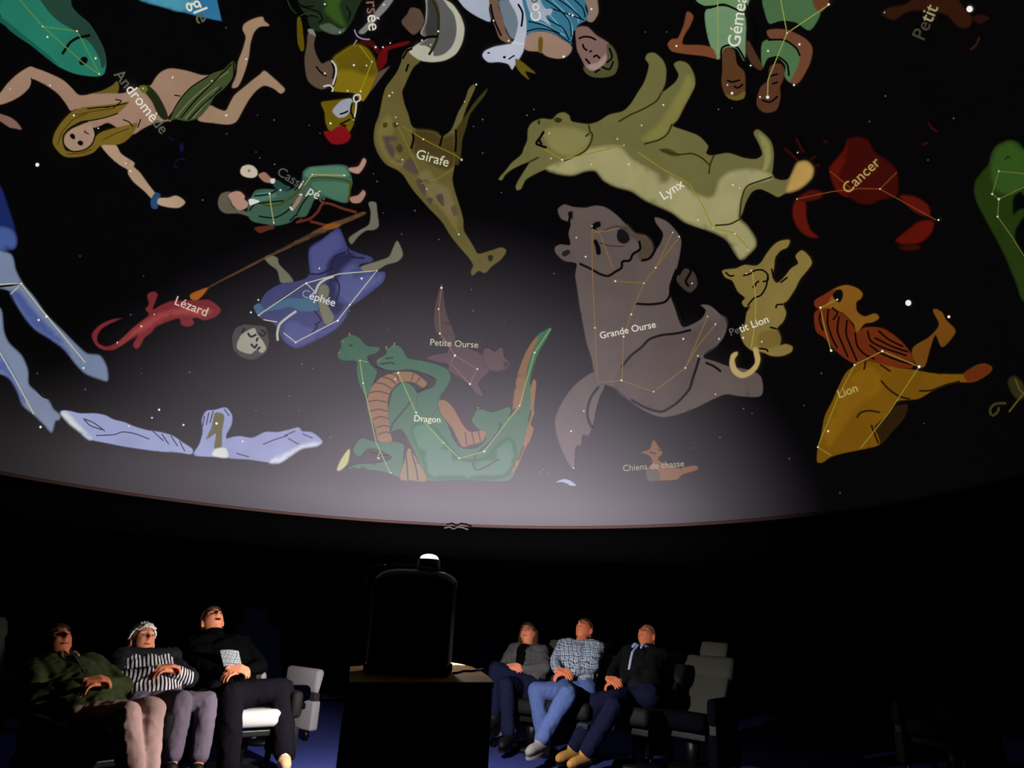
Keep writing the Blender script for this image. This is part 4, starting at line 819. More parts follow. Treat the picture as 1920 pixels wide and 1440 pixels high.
figure('hunting_dogs_figure', 'glowing tiny tan dogs low on the dome under the big bear, letters across them', 'projected figure', [
 ('f', 'dog', 'H', (118, 78, 44), [(518,1255),(560,1240),(570,1215),(582,1195),(605,1228),(625,1255),(602,1290),(640,1310),(700,1330),(780,1318),(792,1338),(720,1362),(690,1387),(600,1392),(555,1392),(542,1340),(575,1310),(560,1272)]),
 ('f', 'second_dog', 'H', (70, 68, 50), [(545,1340),(600,1345),(610,1380),(590,1392),(552,1390)]),
 ('s', 'muzzle_marks', 'H', (40, 22, 14), 2.4, [[(560,1255),(590,1262)], [(600,1240),(625,1250)]]),
 ('t', 'H', 'Chiens de chasse', (434,1346), (728,1322), ALL, (150, 148, 125))])

figure('white_glint_figure', 'small bright bluish-white crescent at the rim, left of the tiny dogs', 'projected figure', [
 ('f', 'crescent', 'H', (150, 156, 185), [(108,1400),(130,1388),(155,1384),(185,1395),(207,1415),(180,1416),(160,1405),(135,1398)])])

figure('dark_blue_sign_figure', 'very faint dark blue squiggle beneath the reclining woman on the dome', 'projected figure', [
 ('f', 'upper_blot', 'A', (14, 13, 46), [(1152,930),(1175,920),(1182,965),(1160,978)]),
 ('s', 'lower_curls', 'A', (12, 11, 42), 2.6, [[(1115,1075),(1130,1040),(1160,1020),(1195,1030)], [(1120,1070),(1150,1080)], [(1085,880),(1120,905)]])])

# bright single stars and the field of faint ones
def star_thing(x, y, r, label):
    o = root('bright_star', label, 'projected star', tuple(on_dome(x, y, 0.004)))
    V = [(x + r * cos(a * pi / 8), y + r * sin(a * pi / 8)) for a in range(16)]
    to_dome('disc', V, [list(range(16))], art_mat((235, 235, 225), 0.0), o, 0.006)
star_thing(1703, 568, 5.5, 'bright white planet dot on the black right part of the dome, beside the lion head')
star_thing(1818, 17, 6.0, 'bright cream star dot at the top right corner of the dome')
star_thing(70, 309, 3.6, 'white star dot below the reclining woman on the left of the dome')
star_thing(1779, 594, 2.6, 'small star dot by the raised paw of the orange lion')
FS = [(269,517),(391,586),(355,698),(298,768),(285,783),(344,797),(356,698),(566,682),(587,691),(543,743),(480,285),(487,296),(515,308),(700,326),(707,340),(718,399),(753,439),(905,224),(888,237),(905,287),(865,297),(1001,205),(988,216),(1410,775),(1394,766),(1733,794),(1039,513),(1018,880),(1028,886),(1347,205),(1372,203),(1630,228),(1788,222),(425,251),(514,225),(483,216),(424,52),(380,375),(520,600),(655,583),(727,617),(884,543),(887,583),(945,604),(778,395),(852,441),(823,449),(1085,300),(1507,760),(1540,700),(1820,700),(1575,924),(215,302),(150,480),(245,590),(265,700),(480,770),(160,730),(940,361),(1012,885),(1011,320),(642,530),(1290,330),(600,250),(540,350),(580,235),(1740,300),(1660,180),(1250,60),(1480,860),(720,560),(560,770),(620,820),(100,640),(70,700),(900,640),(1300,840),(1350,820),(1210,60)]
V, Fc = stars_geo(FS, 1.35)
o = to_dome('faint_stars', V, Fc, art_mat((92, 92, 98), 0.0), None, 0.004)
o['kind'] = 'stuff'; o['label'] = 'scatter of faint pinprick stars over the dark dome between the figures'; o['category'] = 'projected stars'
# ================================================================ console, projector, chairs
M_WOOD = new_mat('console_wood', (140, 104, 48), 0.7, 0.1, nscale=6, color2=(168, 132, 70))
M_EDGE = new_mat('wood_edge', (120, 86, 52), 0.6, 0.2)
M_SEAT = new_mat('pale_vinyl', (168, 166, 168), 0.6, 0.25, nscale=120, namp=0.08, bump=0.15)
M_BACK = new_mat('olive_grey_fabric', (56, 56, 51), 0.85, 0.1, nscale=160, namp=0.1, bump=0.2)
M_SHADENAVY = new_mat('navy_fabric', (3, 4, 14), 1.0, 0.0, nscale=160, namp=0.15, bump=0.2)  # navy with the shade of the rear chairs put into the colour
M_DARKGREY = new_mat('dark_grey_mechanism', (46, 44, 46), 0.7, 0.2)
M_CHROME = new_mat('steel', (140, 140, 140), 0.3, 0.5, metal=0.8)

ZT_ = 0.82
top = [on_plane(x, y, ZT_) for x, y in ((655, 1279), (926, 1279), (916, 1268), (900, 1257), (884, 1250), (868, 1246), (852, 1243), (836, 1242), (657, 1242))]
ce = sum(top, Vector()) / len(top)
desk = root('console_desk', 'black-fronted console desk with a light wood top carrying the projector', 'desk', (ce.x, ce.y, 0))
def slab(pts, z0, z1):
    bm = bmesh.new(); a = [bm.verts.new((p.x, p.y, z0)) for p in pts]; b = [bm.verts.new((p.x, p.y, z1)) for p in pts]
    n = len(pts)
    for i in range(n): bm.faces.new((a[i], a[(i + 1) % n], b[(i + 1) % n], b[i]))
    bm.faces.new(a[::-1]); bm.faces.new(b); return bm
bm_obj('desk_top', slab(top, ZT_ - 0.028, ZT_), M_WOOD, desk)
fl, fr = top[0], top[1]
dx = (fr - fl).normalized(); dy = Vector((-dx.y, dx.x, 0))
def panel(p0, p1, th, z0, z1, m, name, par):
    d = (p1 - p0).normalized(); n = Vector((-d.y, d.x, 0)) * th
    return bm_obj(name, slab([p0, p1, p1 + n, p0 + n], z0, z1), m, par)
M_FRONT = new_mat('console_black_front', (3, 3, 3), 0.9, 0.0)
panel(fl + dy * 0.012, fr + dy * 0.012, 0.02, 0.0, ZT_ - 0.028, M_FRONT, 'front_panel', desk)
panel(fl + dx * 0.02 + dy * 0.03, top[8] + dx * 0.02 - dy * 0.05, 0.02, 0.0, ZT_ - 0.028, M_FRONT, 'side_panel', desk)
panel(top[2] - dx * 0.06 + dy * 0.0, top[5] - dx * 0.03 - dy * 0.05, 0.02, 0.0, ZT_ - 0.028, M_FRONT, 'side_panel', desk)

# projector: black rounded case with a domed lid, highlights drawn as thin tubes, fisheye lens on top
PY = 3.86
pc = on_plane(760, 1266, ZT_); PY = pc.y
base = Vector((pc.x, pc.y + 0.16, ZT_))
pj = root('planetarium_projector', 'large black planetarium projector standing on the wood console top', 'projector', tuple(base))
k = 1.0
def width_at(px0, px1): return (at_depth(px1, 1200, base.y - 0.16) - at_depth(px0, 1200, base.y - 0.16)).length
PW = width_at(684, 838)
ptop = at_depth(760, 1066, base.y - 0.1).z
PHH = ptop - ZT_
bm_obj('case', rbox((PW, 0.34, PHH * 0.86), (base.x, base.y, ZT_ + 0.03 + PHH * 0.43), bev=0.035, seg=4), M_BLACK, pj, True)
bm_obj('plinth', rbox((PW * 1.02, 0.36, 0.045), (base.x, base.y, ZT_ + 0.0235), bev=0.008), M_MATTE, pj)
# domed lid
bm = bmesh.new(); n1, n2 = 24, 10; rings = []
for j in range(n2 + 1):
    e = (pi / 2) * j / n2; rr = []
    for i in range(n1 * 2):
        a = pi * i / n1; ca, sa = cos(a), sin(a)
        sx = (abs(ca) ** 0.6) * (1 if ca >= 0 else -1); sy = (abs(sa) ** 0.6) * (1 if sa >= 0 else -1)
        ce_ = cos(e) ** 0.5 if j < n2 else 0.0
        rr.append(bm.verts.new((base.x + sx * ce_ * (PW * 0.5 + 0.012), base.y + sy * ce_ * 0.182, ZT_ + PHH * 0.86 + sin(e) * PHH * 0.14)))
    rings.append(rr)
for a, b in zip(rings, rings[1:]):
    for i in range(len(a)): bm.faces.new((a[i], a[(i + 1) % len(a)], b[(i + 1) % len(a)], b[i]))
bm.faces.new(rings[0][::-1])
bmesh.ops.remove_doubles(bm, verts=bm.verts, dist=0.0005)
bm_obj('lid', bm, M_BLACK, pj, True)
M_SHEEN = new_mat('satin_rail', (60, 60, 62), 0.35, 0.5, metal=0.6)  # painted highlights: pale tubes along the edges that catch light
yb = base.y - 0.16
def P(px, py, dy_=0.0): return at_depth(px, py, yb + dy_)
bm_obj('lid_rail', tube([P(693, 1066), P(700, 1062), P(712, 1060), P(722, 1059)], 0.0035), M_SHEEN, pj, True)
bm_obj('lid_rail', tube([P(738, 1059), P(765, 1060), P(790, 1063), P(812, 1068), P(824, 1069)], 0.0035), M_SHEEN, pj, True)
bm_obj('side_rail', tube([P(676, 1182), P(675, 1200), P(673, 1222), P(672, 1240)], 0.004), M_SHEEN, pj, True)
bm_obj('knob', rbox((0.02, 0.02, 0.02), P(686, 1087), bev=0.006), M_SHEEN, pj, True)
# lens
lp = at_depth(805, 1046, base.y)
bm_obj('lens_barrel', cyl(0.075, 0.06, (lp.x, lp.y, ptop - 0.06), (lp.x, lp.y, lp.z - 0.008), 28), M_BLACK, pj, True)
M_LENS = new_mat('lit_lens_glass', (200, 205, 215), 0.05, 0.5, emit=(250, 250, 255), estr=1.1)
bm = bmesh.new(); bmesh.ops.create_uvsphere(bm, u_segments=24, v_segments=12, radius=1.0)
for v in bm.verts: v.co = Vector((v.co.x * 0.052, v.co.y * 0.052, max(v.co.z, -0.05) * 0.026))
bmesh.ops.translate(bm, verts=bm.verts, vec=(lp.x, lp.y, lp.z - 0.004))
bm_obj('fisheye_lens', bm, M_LENS, pj, True)
# name on the case
M_NAME = new_mat('dark_grey_print', (36, 36, 40), 0.6, 0.2)
vs, fs = glyphs('Digitarium', 0)
a = P(757, 1126, -0.0125); b = P(826, 1130, -0.0125)
sc_ = (b - a).length / (max(p[0] for p in vs) - min(p[0] for p in vs))
yy = base.y - 0.17 - 0.0015
mesh_obj('lettering', [(a.x + p[0] * sc_, yy, a.z - 0.01 + p[1] * sc_) for p in vs], fs, M_NAME, pj)
# unseen flash lamp behind the projector, with an added dish that cuts its light
fl_ = root('flash_lamp', 'small black flash lamp on a stand directly behind the planetarium projector', 'lamp', (LB.x, LB.y, 0))
bm = bmesh.new(); rg = []
prof = [(0.0, -0.11), (0.05, -0.105), (0.085, -0.06), (0.10, 0.0), (0.10, 0.10 * math.tan(radians(11.0))), (0.104, 0.10 * math.tan(radians(11.0))), (0.104, -0.002), (0.089, -0.064), (0.053, -0.11), (0.0, -0.116)]
for r_, z_ in prof: rg.append([bm.verts.new(LB + Vector((r_ * cos(2 * pi * i / 40), r_ * sin(2 * pi * i / 40), z_))) for i in range(40)])
for a, b in zip(rg, rg[1:]):
    for i in range(40): bm.faces.new((a[i], a[(i + 1) % 40], b[(i + 1) % 40], b[i]))
bmesh.ops.remove_doubles(bm, verts=bm.verts, dist=0.0002)
bm_obj('bowl', bm, M_MATTE, fl_, True)  # unseen blocker added to keep the dome flash off the seats
bm_obj('stand_pole', cyl(0.012, 0.012, (LB.x, LB.y, 0.02), (LB.x, LB.y, LB.z - 0.112), 12), M_BLACK, fl_, True)
bm_obj('stand_foot', cyl(0.13, 0.12, (LB.x, LB.y, 0.0), (LB.x, LB.y, 0.022), 24), M_BLACK, fl_, True)
# cables over the desk
cb = root('black_cable', 'black cable trailing over the right side of the wood console top', 'cable', tuple(on_plane(850, 1262, ZT_)))
bm_obj('cable_body', tube([on_plane(x, y, z) for x, y, z in ((850, 1262, .826), (858, 1261, .826), (868, 1258, .826), (884, 1258, .826), (900, 1256, .828), (912, 1254, .84))] , 0.006), M_BLACK, cb, True)

# draped equipment trolley behind the console, left
M_CLOTH = new_mat('charcoal_drape', (13, 13, 14), 0.95, 0.0, nscale=14, namp=0.3, bump=0.5)
Yt = 4.28
t0 = at_depth(640, 1300, Yt); zb = t0.z; zt = at_depth(650, 1064, Yt).z
tr_ = root('draped_stand', 'charcoal cloth draped over a stand between the projector and the left seats', 'stand', (t0.x, Yt, 0))
bm = bmesh.new(); n = 48; rg = []
for j in range(15):
    t = j / 14.0; z = zb + (zt - zb) * t; w = 0.115 * (1 - 0.45 * t); d = 0.10 * (1 - 0.4 * t)
    rg.append([bm.verts.new((t0.x - 0.01 + (w + 0.010 * sin(9 * 2 * pi * i / n) * (1 - t)) * cos(2 * pi * i / n) + 0.065 * t, Yt + (d + 0.010 * sin(9 * 2 * pi * i / n) * (1 - t)) * sin(2 * pi * i / n), z)) for i in range(n)])
for a, b in zip(rg, rg[1:]):
    for i in range(n): bm.faces.new((a[i], a[(i + 1) % n], b[(i + 1) % n], b[i]))
bm.faces.new(rg[0][::-1]); bm.faces.new(rg[-1])
bm_obj('drape', bm, M_CLOTH, tr_, True)
bm_obj('pole', cyl(0.012, 0.012, (t0.x + 0.03, Yt, 0.02), (t0.x + 0.03, Yt, zt - 0.02), 12), M_BLACK, tr_, True)
bm_obj('foot_plate', cyl(0.09, 0.08, (t0.x + 0.03, Yt, 0.0), (t0.x + 0.03, Yt, 0.025), 24), M_BLACK, tr_, True)
bm_obj('shelf', rbox((0.13, 0.10, 0.012), at_depth(624, 1312, Yt), bev=0.002), M_EDGE, tr_)

# ---------------------------------------------------------------- reclining chairs
def make_chair(name, label, loc, yaw, recline=32, back_mat=None, seat_mat=None, group=None, zk=1.0, arm_mat=None, arms=(-1, 1)):
    """local frame: the sitter looks towards -Y"""
    r = root(name, label, 'chair', (loc[0], loc[1], 0), group)
    r.rotation_euler = (0, 0, yaw)
    bmt = back_mat or M_BACK; smt = seat_mat or M_SEAT; amt = arm_mat or smt
    bm_obj('seat', rbox((0.47, 0.50, 0.13), (0, -0.02, 0.375), Matrix.Rotation(radians(-5), 3, 'X'), bev=0.045, seg=4), smt, r, True, world=False)
    bm_obj('base_frame', rbox((0.44, 0.44, 0.05), (0, 0, 0.285), bev=0.01), M_BLACK, r, False, world=False)
    bm_obj('pedestal', cyl(0.05, 0.06, (0, 0, 0.04), (0, 0, 0.27), 16), M_BLACK, r, True, world=False)
    bm_obj('floor_plate', cyl(0.22, 0.20, (0, 0, 0.0), (0, 0, 0.04), 28), M_BLACK, r, True, world=False)
    q = Matrix.Rotation(radians(-recline), 3, 'X')
    def b(sz, c, bev, mat, nm, bulge=0.0):
        bmx = rbox(sz, (0, 0, 0), None, bev=bev, seg=4)
        for v in bmx.verts:
            u = v.co.x / (sz[0] / 2)
            v.co.y -= 0.035 * u * u * (1 if nm != 'headrest' else 0.6)      # wings curve forward
            v.co = v.co + Vector(c)
            v.co = q @ (v.co + Vector((0, 0.215, -0.02))) + Vector((0, 0.0, 0.53))
        return bm_obj(nm, bmx, mat, r, True, world=False)
    b((0.42, 0.09, 0.44), (0, 0, 0.17), 0.035, bmt, 'backrest')
    b((0.47, 0.13, 0.215), (0, -0.0, 0.42), 0.055, bmt, 'shoulder_bolster')
    b((0.26, 0.10, 0.15), (0, 0.02, 0.61), 0.035, bmt, 'headrest')
    for s in arms:
        bm_obj('arm_pad', rbox((0.085, 0.46, 0.20), (s * 0.30, -0.05, 0.485), bev=0.035, seg=4), amt, r, True, world=False)
        bm_obj('arm_mechanism', rbox((0.06, 0.42, 0.08), (s * 0.30, -0.05, 0.36), bev=0.01), M_DARKGREY, r, False, world=False)
        bm_obj('arm_side_panel', rbox((0.085, 0.44, 0.24), (s * 0.30, -0.05, 0.205), bev=0.02, seg=3), amt, r, True, world=False)
        for e in (-1, 1):
            bm_obj('foot', cyl(0.022, 0.026, (s * 0.30, e * 0.17, 0.0), (s * 0.30, e * 0.17, 0.09), 12), M_BLACK, r, True, world=False)
    if abs(zk - 1) > 0.01:
        for c in r.children:
            for v in c.data.vertices: v.co.z *= zk
    return r
def face_yaw(dx_, dy_):          # yaw that turns local -Y onto (dx,dy)
    return atan2(dx_, -dy_)
# ================================================================ people
def blob_caps(bm, p0, p1, r0, r1, n=14, m=5):
    p0, p1 = Vector(p0), Vector(p1); d = p1 - p0
    if d.length < 1e-5: d = Vector((0, 0, 1e-4)); p1 = p0 + d
    q = d.to_track_quat('Z', 'Y').to_matrix(); rings = []
    for j in range(1, m + 1):
        e = -pi / 2 + (pi / 2) * j / m; rings.append((p0, r0 * cos(e), r0 * sin(e)))
    for j in range(0, m):
        e = (pi / 2) * j / m; rings.append((p1, r1 * cos(e), r1 * sin(e)))
    R = []
    for c, rr, h in rings:
        R.append([bm.verts.new(c + q @ Vector((rr * cos(2 * pi * i / n), rr * sin(2 * pi * i / n), h))) for i in range(n)])
    a = bm.verts.new(p0 + q @ Vector((0, 0, -r0))); b = bm.verts.new(p1 + q @ Vector((0, 0, r1)))
    for i in range(n): bm.faces.new((a, R[0][(i + 1) % n], R[0][i])); bm.faces.new((b, R[-1][i], R[-1][(i + 1) % n]))
    for A, B in zip(R, R[1:]):
        for i in range(n): bm.faces.new((A[i], A[(i + 1) % n], B[(i + 1) % n], B[i]))

def ellipsoid(bm, c, axes, rad, seg=3):
    """axes: three unit vectors"""
    r = bmesh.ops.create_icosphere(bm, subdivisions=seg, radius=1.0)
    for v in r['verts']:
        v.co = Vector(c) + axes[0] * (v.co.x * rad[0]) + axes[1] * (v.co.y * rad[1]) + axes[2] * (v.co.z * rad[2])

def remesh(bm, voxel, smooth=3, folds=0.0, fscale=9.0, seed=0.0):
    me = bpy.data.meshes.new('t'); bm.to_mesh(me); bm.free()
    o = bpy.data.objects.new('t', me); COL.objects.link(o)
    m = o.modifiers.new('r', 'REMESH'); m.mode = 'VOXEL'; m.voxel_size = voxel
    s = o.modifiers.new('s', 'SMOOTH'); s.factor = 0.5; s.iterations = smooth
    bpy.context.view_layer.update()
    out = bpy.data.meshes.new_from_object(o.evaluated_get(bpy.context.evaluated_depsgraph_get()))
    bpy.data.objects.remove(o); bpy.data.meshes.remove(me)
    if folds:
        ns = [v.normal.copy() for v in out.vertices]
        for v, n_ in zip(out.vertices, ns):
            p = v.co * fscale + Vector((seed, seed * 1.7, 0))
            w = noise.noise(p + Vector((noise.noise(p * 0.7) * 1.6, 0, 0)))
            w2 = 1 - abs(noise.noise(p * 2.1))
            v.co = v.co + n_ * (folds * (w * 0.9 + (w2 - 0.8) * 0.8))
    return out

def put(name, me, mat, parent):
    off = wloc(parent)
    me.transform(Matrix.Translation(-off)); me.materials.clear(); me.materials.append(mat)
    me.polygons.foreach_set('use_smooth', [True] * len(me.polygons))
    me.name = name
    o = bpy.data.objects.new(name, me); COL.objects.link(o); o.parent = parent
    return o

def head_bm(bm, c, R, U, F, sc=1.0, chin=1.0):
    r = bmesh.ops.create_icosphere(bm, subdivisions=5, radius=1.0)
    g = lambda a, b: math.exp(-(a * a + b * b))
    for v in r['verts']:
        x, y, z = v.co
        w = 0.075 * (1 - (0.26 * (-z) ** 1.4 if z < 0 else 0.04 * z))
        d = 0.095 * (1 - (0.10 * (-z) if z < 0 and y < 0 else 0))
        X, Y, Z = x * w, y * d, z * 0.118
        if y > 0:
            Y += 0.030 * g(x / 0.17, (z + 0.20) / 0.15) + 0.016 * g(x / 0.12, (z - 0.0) / 0.20)
            Y -= 0.013 * (g((x - 0.40) / 0.20, (z - 0.10) / 0.12) + g((x + 0.40) / 0.20, (z - 0.10) / 0.12))
            Y += 0.006 * g(x / 0.55, (z - 0.27) / 0.10)
            Y += 0.009 * g(x / 0.26, (z + 0.46) / 0.055) + 0.008 * g(x / 0.22, (z + 0.58) / 0.05)
            Y -= 0.006 * g(x / 0.2, (z + 0.66) / 0.05)
            Y += 0.014 * chin * g(x / 0.28, (z + 0.84) / 0.14)
            Y += 0.006 * (g((x - .55) / .2, (z + .12) / .18) + g((x + .55) / .2, (z + .12) / .18))
        v.co = c + (R * X + F * Y + U * Z) * sc
    for s in (-1, 1):
        ellipsoid(bm, c + (R * (s * 0.079) - F * 0.008 + U * -0.004) * sc, (R, (F * 0.9 + U * 0.3).normalized(), U), (0.010 * sc, 0.020 * sc, 0.033 * sc), 2)

def hand_bm(bm, wrist, D, N, T, curl=0.6, sc=1.0):
    """D along the hand, N out of the back of the hand, T towards the thumb"""
    D, N, T = D.normalized(), N.normalized(), T.normalized()
    L = [(0.034, 0.040, 1.0), (0.012, 0.046, 1.08), (-0.011, 0.043, 1.0), (-0.032, 0.034, 0.8)]
    for off, fl, k_ in L:
        k0 = wrist + (D * 0.012 + T * off * 0.55) * sc; k1 = wrist + (D * 0.088 + T * off) * sc
        blob_caps(bm, k0, k1, 0.014 * sc, 0.0125 * sc, 8, 3)
        p = k1; ang = 0.0; ln = (0.044 * k_, 0.028 * k_, 0.022 * k_)
        for j in range(3):
            ang += curl * (0.55, 0.9, 0.6)[j]
            q = p + (D * cos(ang) - N * sin(ang)) * ln[j] * sc
            blob_caps(bm, p, q, (0.0098 - 0.0008 * j) * sc, (0.0090 - 0.0008 * j) * sc, 8, 3); p = q
    a = wrist + (D * 0.022 + T * 0.022) * sc; b = a + (D * 0.032 + T * 0.028 - N * 0.010) * sc
    c = b + (D * 0.030 + T * 0.008 - N * 0.012) * sc; e = c + (D * 0.024 - T * 0.004 - N * 0.010) * sc
    blob_caps(bm, a, b, 0.015 * sc, 0.0125 * sc, 8, 3); blob_caps(bm, b, c, 0.0118 * sc, 0.0105 * sc, 8, 3); blob_caps(bm, c, e, 0.0105 * sc, 0.009 * sc, 8, 3)

def clampdir(a, b, L):
    return a + (b - a).normalized() * L

def ik(a, b, L1, L2, pole):
    d = b - a; D = min(d.length, (L1 + L2) * 0.999); u = d.normalized()
    x = (L1 * L1 - L2 * L2 + D * D) / (2 * D); h = sqrt(max(L1 * L1 - x * x, 0))
    p = pole - u * pole.dot(u)
    p = p.normalized() if p.length > 1e-4 else Vector((0, 0, -1))
    return a + u * x + p * h, a + u * D

SKIN = new_mat('skin_light', (212, 132, 100), 0.6, 0.25, nscale=30, namp=0.08)
SKIN2 = new_mat('skin_tan', (190, 108, 74), 0.6, 0.25, nscale=30, namp=0.08)
M_EYE = new_mat('eye_dark', (40, 26, 22), 0.3, 0.4)
M_LIP = new_mat('lips', (150, 72, 66), 0.5, 0.3)
M_MOUTH = new_mat('mouth_dark', (60, 16, 14), 0.7, 0.1)

def on_sphere(c, px, L, far):
    """point of the line of sight through picture point px at distance L from c (far or near one); else the nearest to it"""
    d = ray(*px).normalized(); o = EYE - c
    b = d.dot(o); k = b * b - (o.dot(o) - L * L)
    if k < 0:
        p = EYE + d * (-b); return c + (p - c).normalized() * L
    return EYE + d * (-b + sqrt(k) * (1 if far else -1))

def person(label, pel, neck_t, look, facing, knees, ankles, toes, hand_at, cfg):
    """pel, neck_t, knees, ankles: world points (targets); hand_at: world point between the two hands"""
    S = cfg.get('scale', 1.0)
    pel = on_plane(pel[0], pel[1], cfg.get('hz', 0.53)); Fd = Vector((facing[0], facing[1], 0)).normalized(); Rt = Vector((-Fd.y, Fd.x, 0)) * -1   # sitter's right-hand side is -Rt... Rt = left of the view
    Rt = Vector((Fd.y, -Fd.x, 0))            # to the sitter's right
    r = root('person', label, 'person', (pel.x, pel.y, 0), 'seated spectators')
    up = (on_sphere(pel, neck_t, 0.50 * S, True) - pel).normalized()
    neck = pel + up * 0.50 * S
    chest = pel + up * 0.34 * S + Fd * 0.01
    bf = (Fd - up * Fd.dot(up)).normalized()     # out of the chest
    sh = {s: neck - up * 0.045 * S + Rt * (s * 0.175 * S) for s in (-1, 1)}
    hip = {s: pel + Rt * (s * 0.095 * S) for s in (-1, 1)}
    kn, an, to = {}, {}, {}
    for i, s in enumerate((-1, 1)):
        kn[s] = on_sphere(hip[s], knees[i], 0.43 * S, False)
        an[s] = on_sphere(kn[s], ankles[i], 0.41 * S, cfg.get('far_ankle', (False, False))[i])
        td = Vector(toes[i]).normalized(); to[s] = an[s] + td * 0.17 * S
    hc = pel + up * 0.16 + bf * 0.17 if hand_at is None else EYE + ray(*hand_at[:2]) * ((pel + up * 0.13 + bf * (0.215 + cfg.get('hb', 0)) - EYE).y / ray(*hand_at[:2]).y + hand_at[2])
    hc = hc + bf * max(0.0, 0.205 - (hc - pel).dot(bf)); hc = hc + up * max(0.0, cfg.get('lap', 0.05) - (hc - pel).dot(up))
    el, wr = {}, {}
    for s in (-1, 1):
        tgt = hc + Rt * (s * 0.055) - bf * 0.0
        el[s], wr[s] = ik(sh[s], tgt, 0.28 * S, 0.25 * S, Rt * (s * 1.0) - up * 0.9 - bf * 0.2)
    # head
    LK = Vector(look).normalized()
    hU = (up * 0.7 + Vector((0, 0, 0.6))); hU = (hU - LK * hU.dot(LK)).normalized(); hR = LK.cross(hU).normalized()
    hc_ = neck + up * 0.075 * S + hU * 0.075 * S + LK * 0.012
    # ---- body, one continuous skin
    bm = bmesh.new()
    head_bm(bm, hc_, hR, hU, LK, S * cfg.get('head', 1.0), cfg.get('chin', 1.0))
    blob_caps(bm, neck - up * 0.03, hc_ - hU * 0.06 * S - LK * 0.02, 0.058 * S, 0.055 * S)
    for s in (-1, 1):
        blob_caps(bm, hip[s] * 0.75 + pel * 0.25, sh[s] * 0.55 + neck * 0.45 - up * 0.06, 0.095 * S, 0.07 * S)
        blob_caps(bm, neck - up * 0.05, sh[s], 0.038 * S, 0.042 * S)
        blob_caps(bm, sh[s], el[s], 0.048 * S, 0.038 * S); blob_caps(bm, el[s], wr[s], 0.038 * S, 0.026 * S)
        blob_caps(bm, hip[s], kn[s], 0.080 * S, 0.052 * S); blob_caps(bm, kn[s], an[s], 0.050 * S, 0.034 * S)
        blob_caps(bm, an[s], an[s] * 0.4 + to[s] * 0.6 - Vector((0, 0, 0.04)), 0.030 * S, 0.018 * S)
    blob_caps(bm, pel, chest, 0.095 * S, 0.092 * S)
    for s in (-1, 1):
        D = (Rt * -s * 0.85 + (wr[s] - el[s]).normalized() * 0.55 + up * (0.1 if s > 0 else -0.05)).normalized()
        N = (bf * 0.9 + up * 0.45); N = (N - D * N.dot(D)).normalized()
        T = N.cross(D).normalized()
        if T.dot(up) < 0: T = -T
        w0 = wr[s] + bf * (0.012 * s + 0.01)
        hand_bm(bm, w0, D, N, T, cfg.get('curl', 0.75), 0.98 * S)
        blob_caps(bm, wr[s], w0, 0.026 * S, 0.022 * S, 10, 3)
    put('body', remesh(bm, 0.0055, 1), cfg.get('skin', SKIN), r)
    # face details
    for s in (-1, 1):
        e = bmesh.new(); ellipsoid(e, hc_ + (hR * (s * 0.030) + LK * 0.0765 + hU * 0.012) * S, (hR, LK, hU), (0.013 * S, 0.006 * S, 0.005 * S), 2)
        bm_obj('eye', e, M_EYE, r, True)
        e = bmesh.new(); blob_caps(e, hc_ + (hR * (s * 0.014) + LK * 0.090 + hU * 0.030) * S, hc_ + (hR * (s * 0.047) + LK * 0.078 + hU * 0.031) * S, 0.0042, 0.0030, 8, 3)
        bm_obj('eyebrow', e, cfg['hair_mat'], r, True)
    e = bmesh.new()
    if cfg.get('open_mouth'): ellipsoid(e, hc_ + (LK * 0.087 - hU * 0.058) * S, (hR, LK, hU), (0.022, 0.008, 0.011), 2)
    else: ellipsoid(e, hc_ + (LK * 0.087 - hU * 0.060) * S, (hR, LK, hU), (0.022, 0.008, 0.0055), 2)
    bm_obj('mouth', e, M_MOUTH if cfg.get('open_mouth') else M_LIP, r, True)
    if cfg.get('glasses'):
        gm = bmesh.new(); parts = []
        for s in (-1, 1):
            c0 = hc_ + (hR * (s * 0.031) + LK * 0.097 + hU * 0.010) * S
            parts.append(tube([c0 + (hR * cos(a * pi / 8) * 0.023 + hU * sin(a * pi / 8) * 0.017) for a in range(17)], 0.0016, 6))
            parts.append(tube([c0 + hR * s * 0.023, c0 + hR * s * 0.045 - LK * 0.05, c0 + hR * s * 0.047 - LK * 0.1], 0.0016, 6))
        gm.free(); bm_obj('glasses', join_bm(parts), M_BLACK, r, True)
    # ---- hair
    hb = bmesh.new(); rr = bmesh.ops.create_icosphere(hb, subdivisions=5, radius=1.0)
    hl = cfg.get('hairline', 0.45); th = cfg.get('hair_th', 0.012); low = cfg.get('hair_low', -0.35)
    dele = []
    for v in rr['verts']:
        x, y, z = v.co; tt = min(1, max(0, (y + 0.05) / 0.45)); lo = (low if y < -0.15 else 0.12) ; keep = z > (lo - (0.2 if y < -0.4 else 0)) * (1 - tt) + hl * tt
        if cfg.get('bald') and z > 0.55: keep = False
        if not keep: dele.append(v)
        nn = 1 + cfg.get('curly', 0.05) * noise.noise(v.co * 7) + 0.04 * noise.noise(v.co * 17)
        v.co = hc_ + (hR * x * (0.077 + th) + LK * y * (0.097 + th) + hU * z * (0.119 + th)) * S * nn
    bmesh.ops.delete(hb, geom=dele, context='VERTS')
    ex = bmesh.ops.extrude_face_region(hb, geom=list(hb.faces))
    for v in [g for g in ex['geom'] if isinstance(g, bmesh.types.BMVert)]: v.co = hc_ + (v.co - hc_) * 0.90
    bm_obj('hair', hb, cfg['hair_mat'], r, True)
